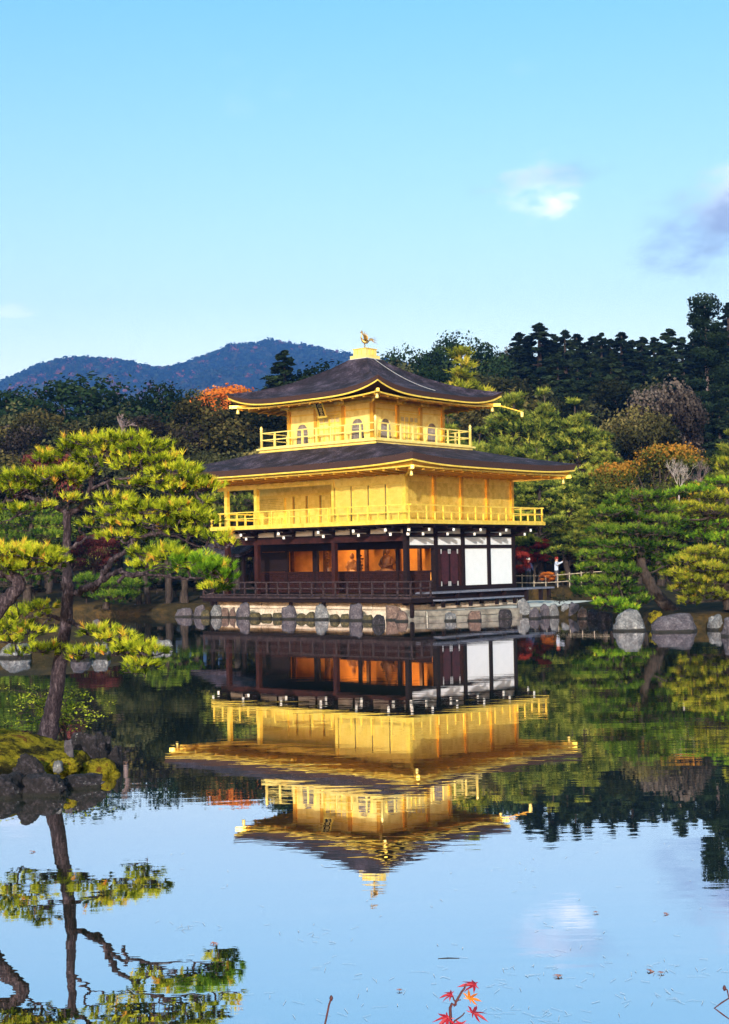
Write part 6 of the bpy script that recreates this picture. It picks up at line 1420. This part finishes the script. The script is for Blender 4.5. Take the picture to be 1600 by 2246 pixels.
def flat_leaf(name, c1, c2, tr=0.4):
    t = NT(name); col = t.ramp(t.tex(30, 4), [(0.35, c1), (0.65, c2)]); d = t.n('ShaderNodeBsdfPrincipled'); tl = t.n('ShaderNodeBsdfTranslucent'); m = t.n('ShaderNodeMixShader'); m.inputs[0].default_value = tr
    d.inputs['Roughness'].default_value = 0.5; t.l(col, d.inputs['Base Color']); t.l(col, tl.inputs[0]); t.l(d.outputs[0], m.inputs[1]); t.l(tl.outputs[0], m.inputs[2]); t.l(m.outputs[0], t.out.inputs[0]); M[name] = t.m
flat_leaf('leaf_crimson', (0.34, 0.012, 0.03), (0.55, 0.03, 0.055)); flat_leaf('leaf_orange', (0.70, 0.17, 0.01), (0.85, 0.30, 0.02)); flat_leaf('leaf_litter', (0.20, 0.07, 0.06), (0.36, 0.18, 0.13), 0.1)
DF = 3.2
bx_ = W(985, 2246, DF); sap = empty('maple_sapling', (bx_[0], DF, gz(bx_[0], DF))); tag(sap, 'crimson and orange maple sprig poking up at the bottom edge', 'sapling'); so = np.array(sap.location)
simple('stem_red', (0.03, 0.008, 0.012), (0.07, 0.015, 0.02), 20)
def stem(pts, r0, r1): 
    m = MB(); p = crooked([np.array(q, float)-so for q in pts], np.random.default_rng(1), 0.001, 4); m.tube(p, list(np.linspace(r0, r1, len(p))), 6); return m.build('stem', M['stem_red'], sap, True)
s_low = W(990, 2246, DF)
stem([so, (so+s_low)/2+np.array([0.01, 0, 0]), s_low, W(998, 2205, DF), W(1008, 2185, DF), W(1019, 2168, DF), W(1022, 2160, DF)], 0.0045, 0.0018)
stem([W(992, 2246, DF), W(1010, 2232, DF), W(1020, 2222, DF)], 0.002, 0.0013); stem([W(1000, 2200, DF), W(994, 2188, DF), W(986, 2184, DF)], 0.002, 0.0012); stem([W(1003, 2196, DF), W(1012, 2194, DF)], 0.0016, 0.0011); stem([W(990, 2240, DF), W(988, 2226, DF)], 0.002, 0.0012)
for px, py, sz, nr, rot, mt_ in ((1042, 2160, 0.040, (0.1, -0.25, 0.95), 1.2, 'leaf_crimson'), (990, 2181, 0.030, (-0.2, -0.3, 0.9), 2.0, 'leaf_crimson'), (1030, 2191, 0.034, (0.15, -0.55, 0.8), -1.0, 'leaf_orange'),
                                (982, 2232, 0.042, (-0.2, -0.5, 0.85), 2.6, 'leaf_crimson'), (1038, 2222, 0.042, (0.2, -0.35, 0.9), -1.6, 'leaf_crimson'), (1010, 2246, 0.045, (0.0, -0.6, 0.8), 3.1, 'leaf_crimson')):
    maple_leaf(W(px, py, DF)-so, sz, nr, rot, mt_, sap)
for nm, lb, pts, r in (('dry_stalk', 'thin dark stalk at the bottom edge left of the maple sprig', [(708, 2270), (716, 2235), (722, 2205), (727, 2190)], 0.0022), ('dry_twig', 'thin bent dark twig at the bottom right edge', [(1606, 2240), (1585, 2225), (1568, 2212), (1584, 2200), (1600, 2190), (1596, 2172), (1590, 2168)], 0.0018)):
    P = [W(x, y, DF) for x, y in pts]; x0 = P[0]; b = np.array([x0[0], DF, gz(x0[0], DF)]); m = MB(); m.tube([q-b for q in [b]+P], r, 6); m.lathe(tuple(P[-1]-b), [(0.002, -0.006), (0.0045, 0.0), (0.002, 0.006)], 6)
    o = m.build(nm, M['stem_red']); o.location = tuple(b); tag(o, lb, 'stalk' if nm == 'dry_stalk' else 'twig')
def on_water(px, py):
    r = cam_ray(px, py); k = -CAMZ/r.z; return (r.x*k, r.y*k, 0.004)
for px, py, s, lb in ((1230, 2144, 0.055, 'dark curled leaf floating below the white cloud reflection'), (1424, 2132, 0.055, 'purple leaf floating in a drift of needles at the right'), (1454, 2137, 0.04, 'reddish leaf floating beside the purple one'), (1459, 2006, 0.045, 'dark leaf floating under the grey cloud reflection'),
                      (1310, 2004, 0.04, 'tiny dark leaf floating in mid-water right of centre'), (880, 2175, 0.035, 'tiny dark leaf floating left of the maple sprig'), (470, 2071, 0.05, 'pinkish leaf floating on the reflected pine branch'), (70, 1870, 0.05, 'pale leaf floating at the left by the reflected trunk')):
    c = on_water(px, py); o = maple_leaf((c[0], c[1], 0.012), s, (0.12, -0.1, 1), px*0.7, 'leaf_litter', None, 0.3); o.name = 'floating_leaf'; tag(o, lb, 'leaf', 'leaves floating on the pond')
c = on_water(984, 2103); m = MB(); m.tube([(-0.07, 0, 0.001), (0, 0.01, 0.003), (0.075, 0.0, 0.001)], 0.003, 6); o = m.build('floating_stick', M['bark_dark']); o.location = (c[0], c[1], -0.001); tag(o, 'short dark stick floating above the maple sprig', 'stick')
# pine needles drifting on the surface
rng = np.random.default_rng(8); V = []; F = []
spots = [(1440, 2135, 60), (1150, 2225, 50), (1110, 2160, 30), (905, 2190, 26), (1230, 2140, 30), (860, 2140, 18), (1280, 2220, 22), (680, 2050, 24), (990, 2130, 16), (1500, 2200, 26), (700, 2120, 20), (1400, 2190, 24), (600, 2190, 20), (1180, 2100, 16), (420, 2030, 40), (380, 2180, 30), (1100, 1900, 12), (1350, 1850, 12), (760, 2230, 20)]
for px, py, n in spots:
    c = np.array(on_water(px, py))
    for _ in range(int(n*0.38)):
        p = c+np.append(rng.normal(0, 0.11, 2)*np.array([1.6, 1]), 0); a = rng.uniform(0, math.pi); L = rng.uniform(0.025, 0.05); d = np.array([math.cos(a), math.sin(a), 0])*L; s = np.array([-math.sin(a), math.cos(a), 0])*0.0012; k = len(V)
        V += [p-d-s, p-d+s, p+d+s, p+d-s]; F.append((k, k+1, k+2, k+3))
for _ in range(90):
    p = np.array(on_water(rng.uniform(300, 1600), rng.uniform(1850, 2240))); a = rng.uniform(0, math.pi); L = rng.uniform(0.012, 0.035); d = np.array([math.cos(a), math.sin(a), 0])*L; s = np.array([-math.sin(a), math.cos(a), 0])*0.0022; k = len(V)
    V += [p-d-s, p-d+s, p+d+s, p+d-s]; F.append((k, k+1, k+2, k+3))
simple('dry_needle', (0.62, 0.58, 0.60), (0.80, 0.76, 0.78), 20)
tag(link('floating_needles', np_mesh('floating_needles', np.array(V), np.array(F)), M['dry_needle']), 'fallen pine needles drifting on the pond surface', kind='stuff')

# ================================================================== haze
hz = MB(); hz.box(-2260, 2260, -90, 2960, -4, 560); ho = hz.build('haze', None); tag(ho, 'thin bluish air between the garden and the mountain', kind='stuff')
t = NT('haze_air'); pv = t.n('ShaderNodeVolumePrincipled'); pv.inputs['Color'].default_value = (0.10, 0.32, 1.0, 1); pv.inputs['Density'].default_value = 0.0002; pv.inputs['Anisotropy'].default_value = 0.0
t.l(pv.outputs[0], t.out.inputs['Volume']); ho.data.materials.append(t.m)
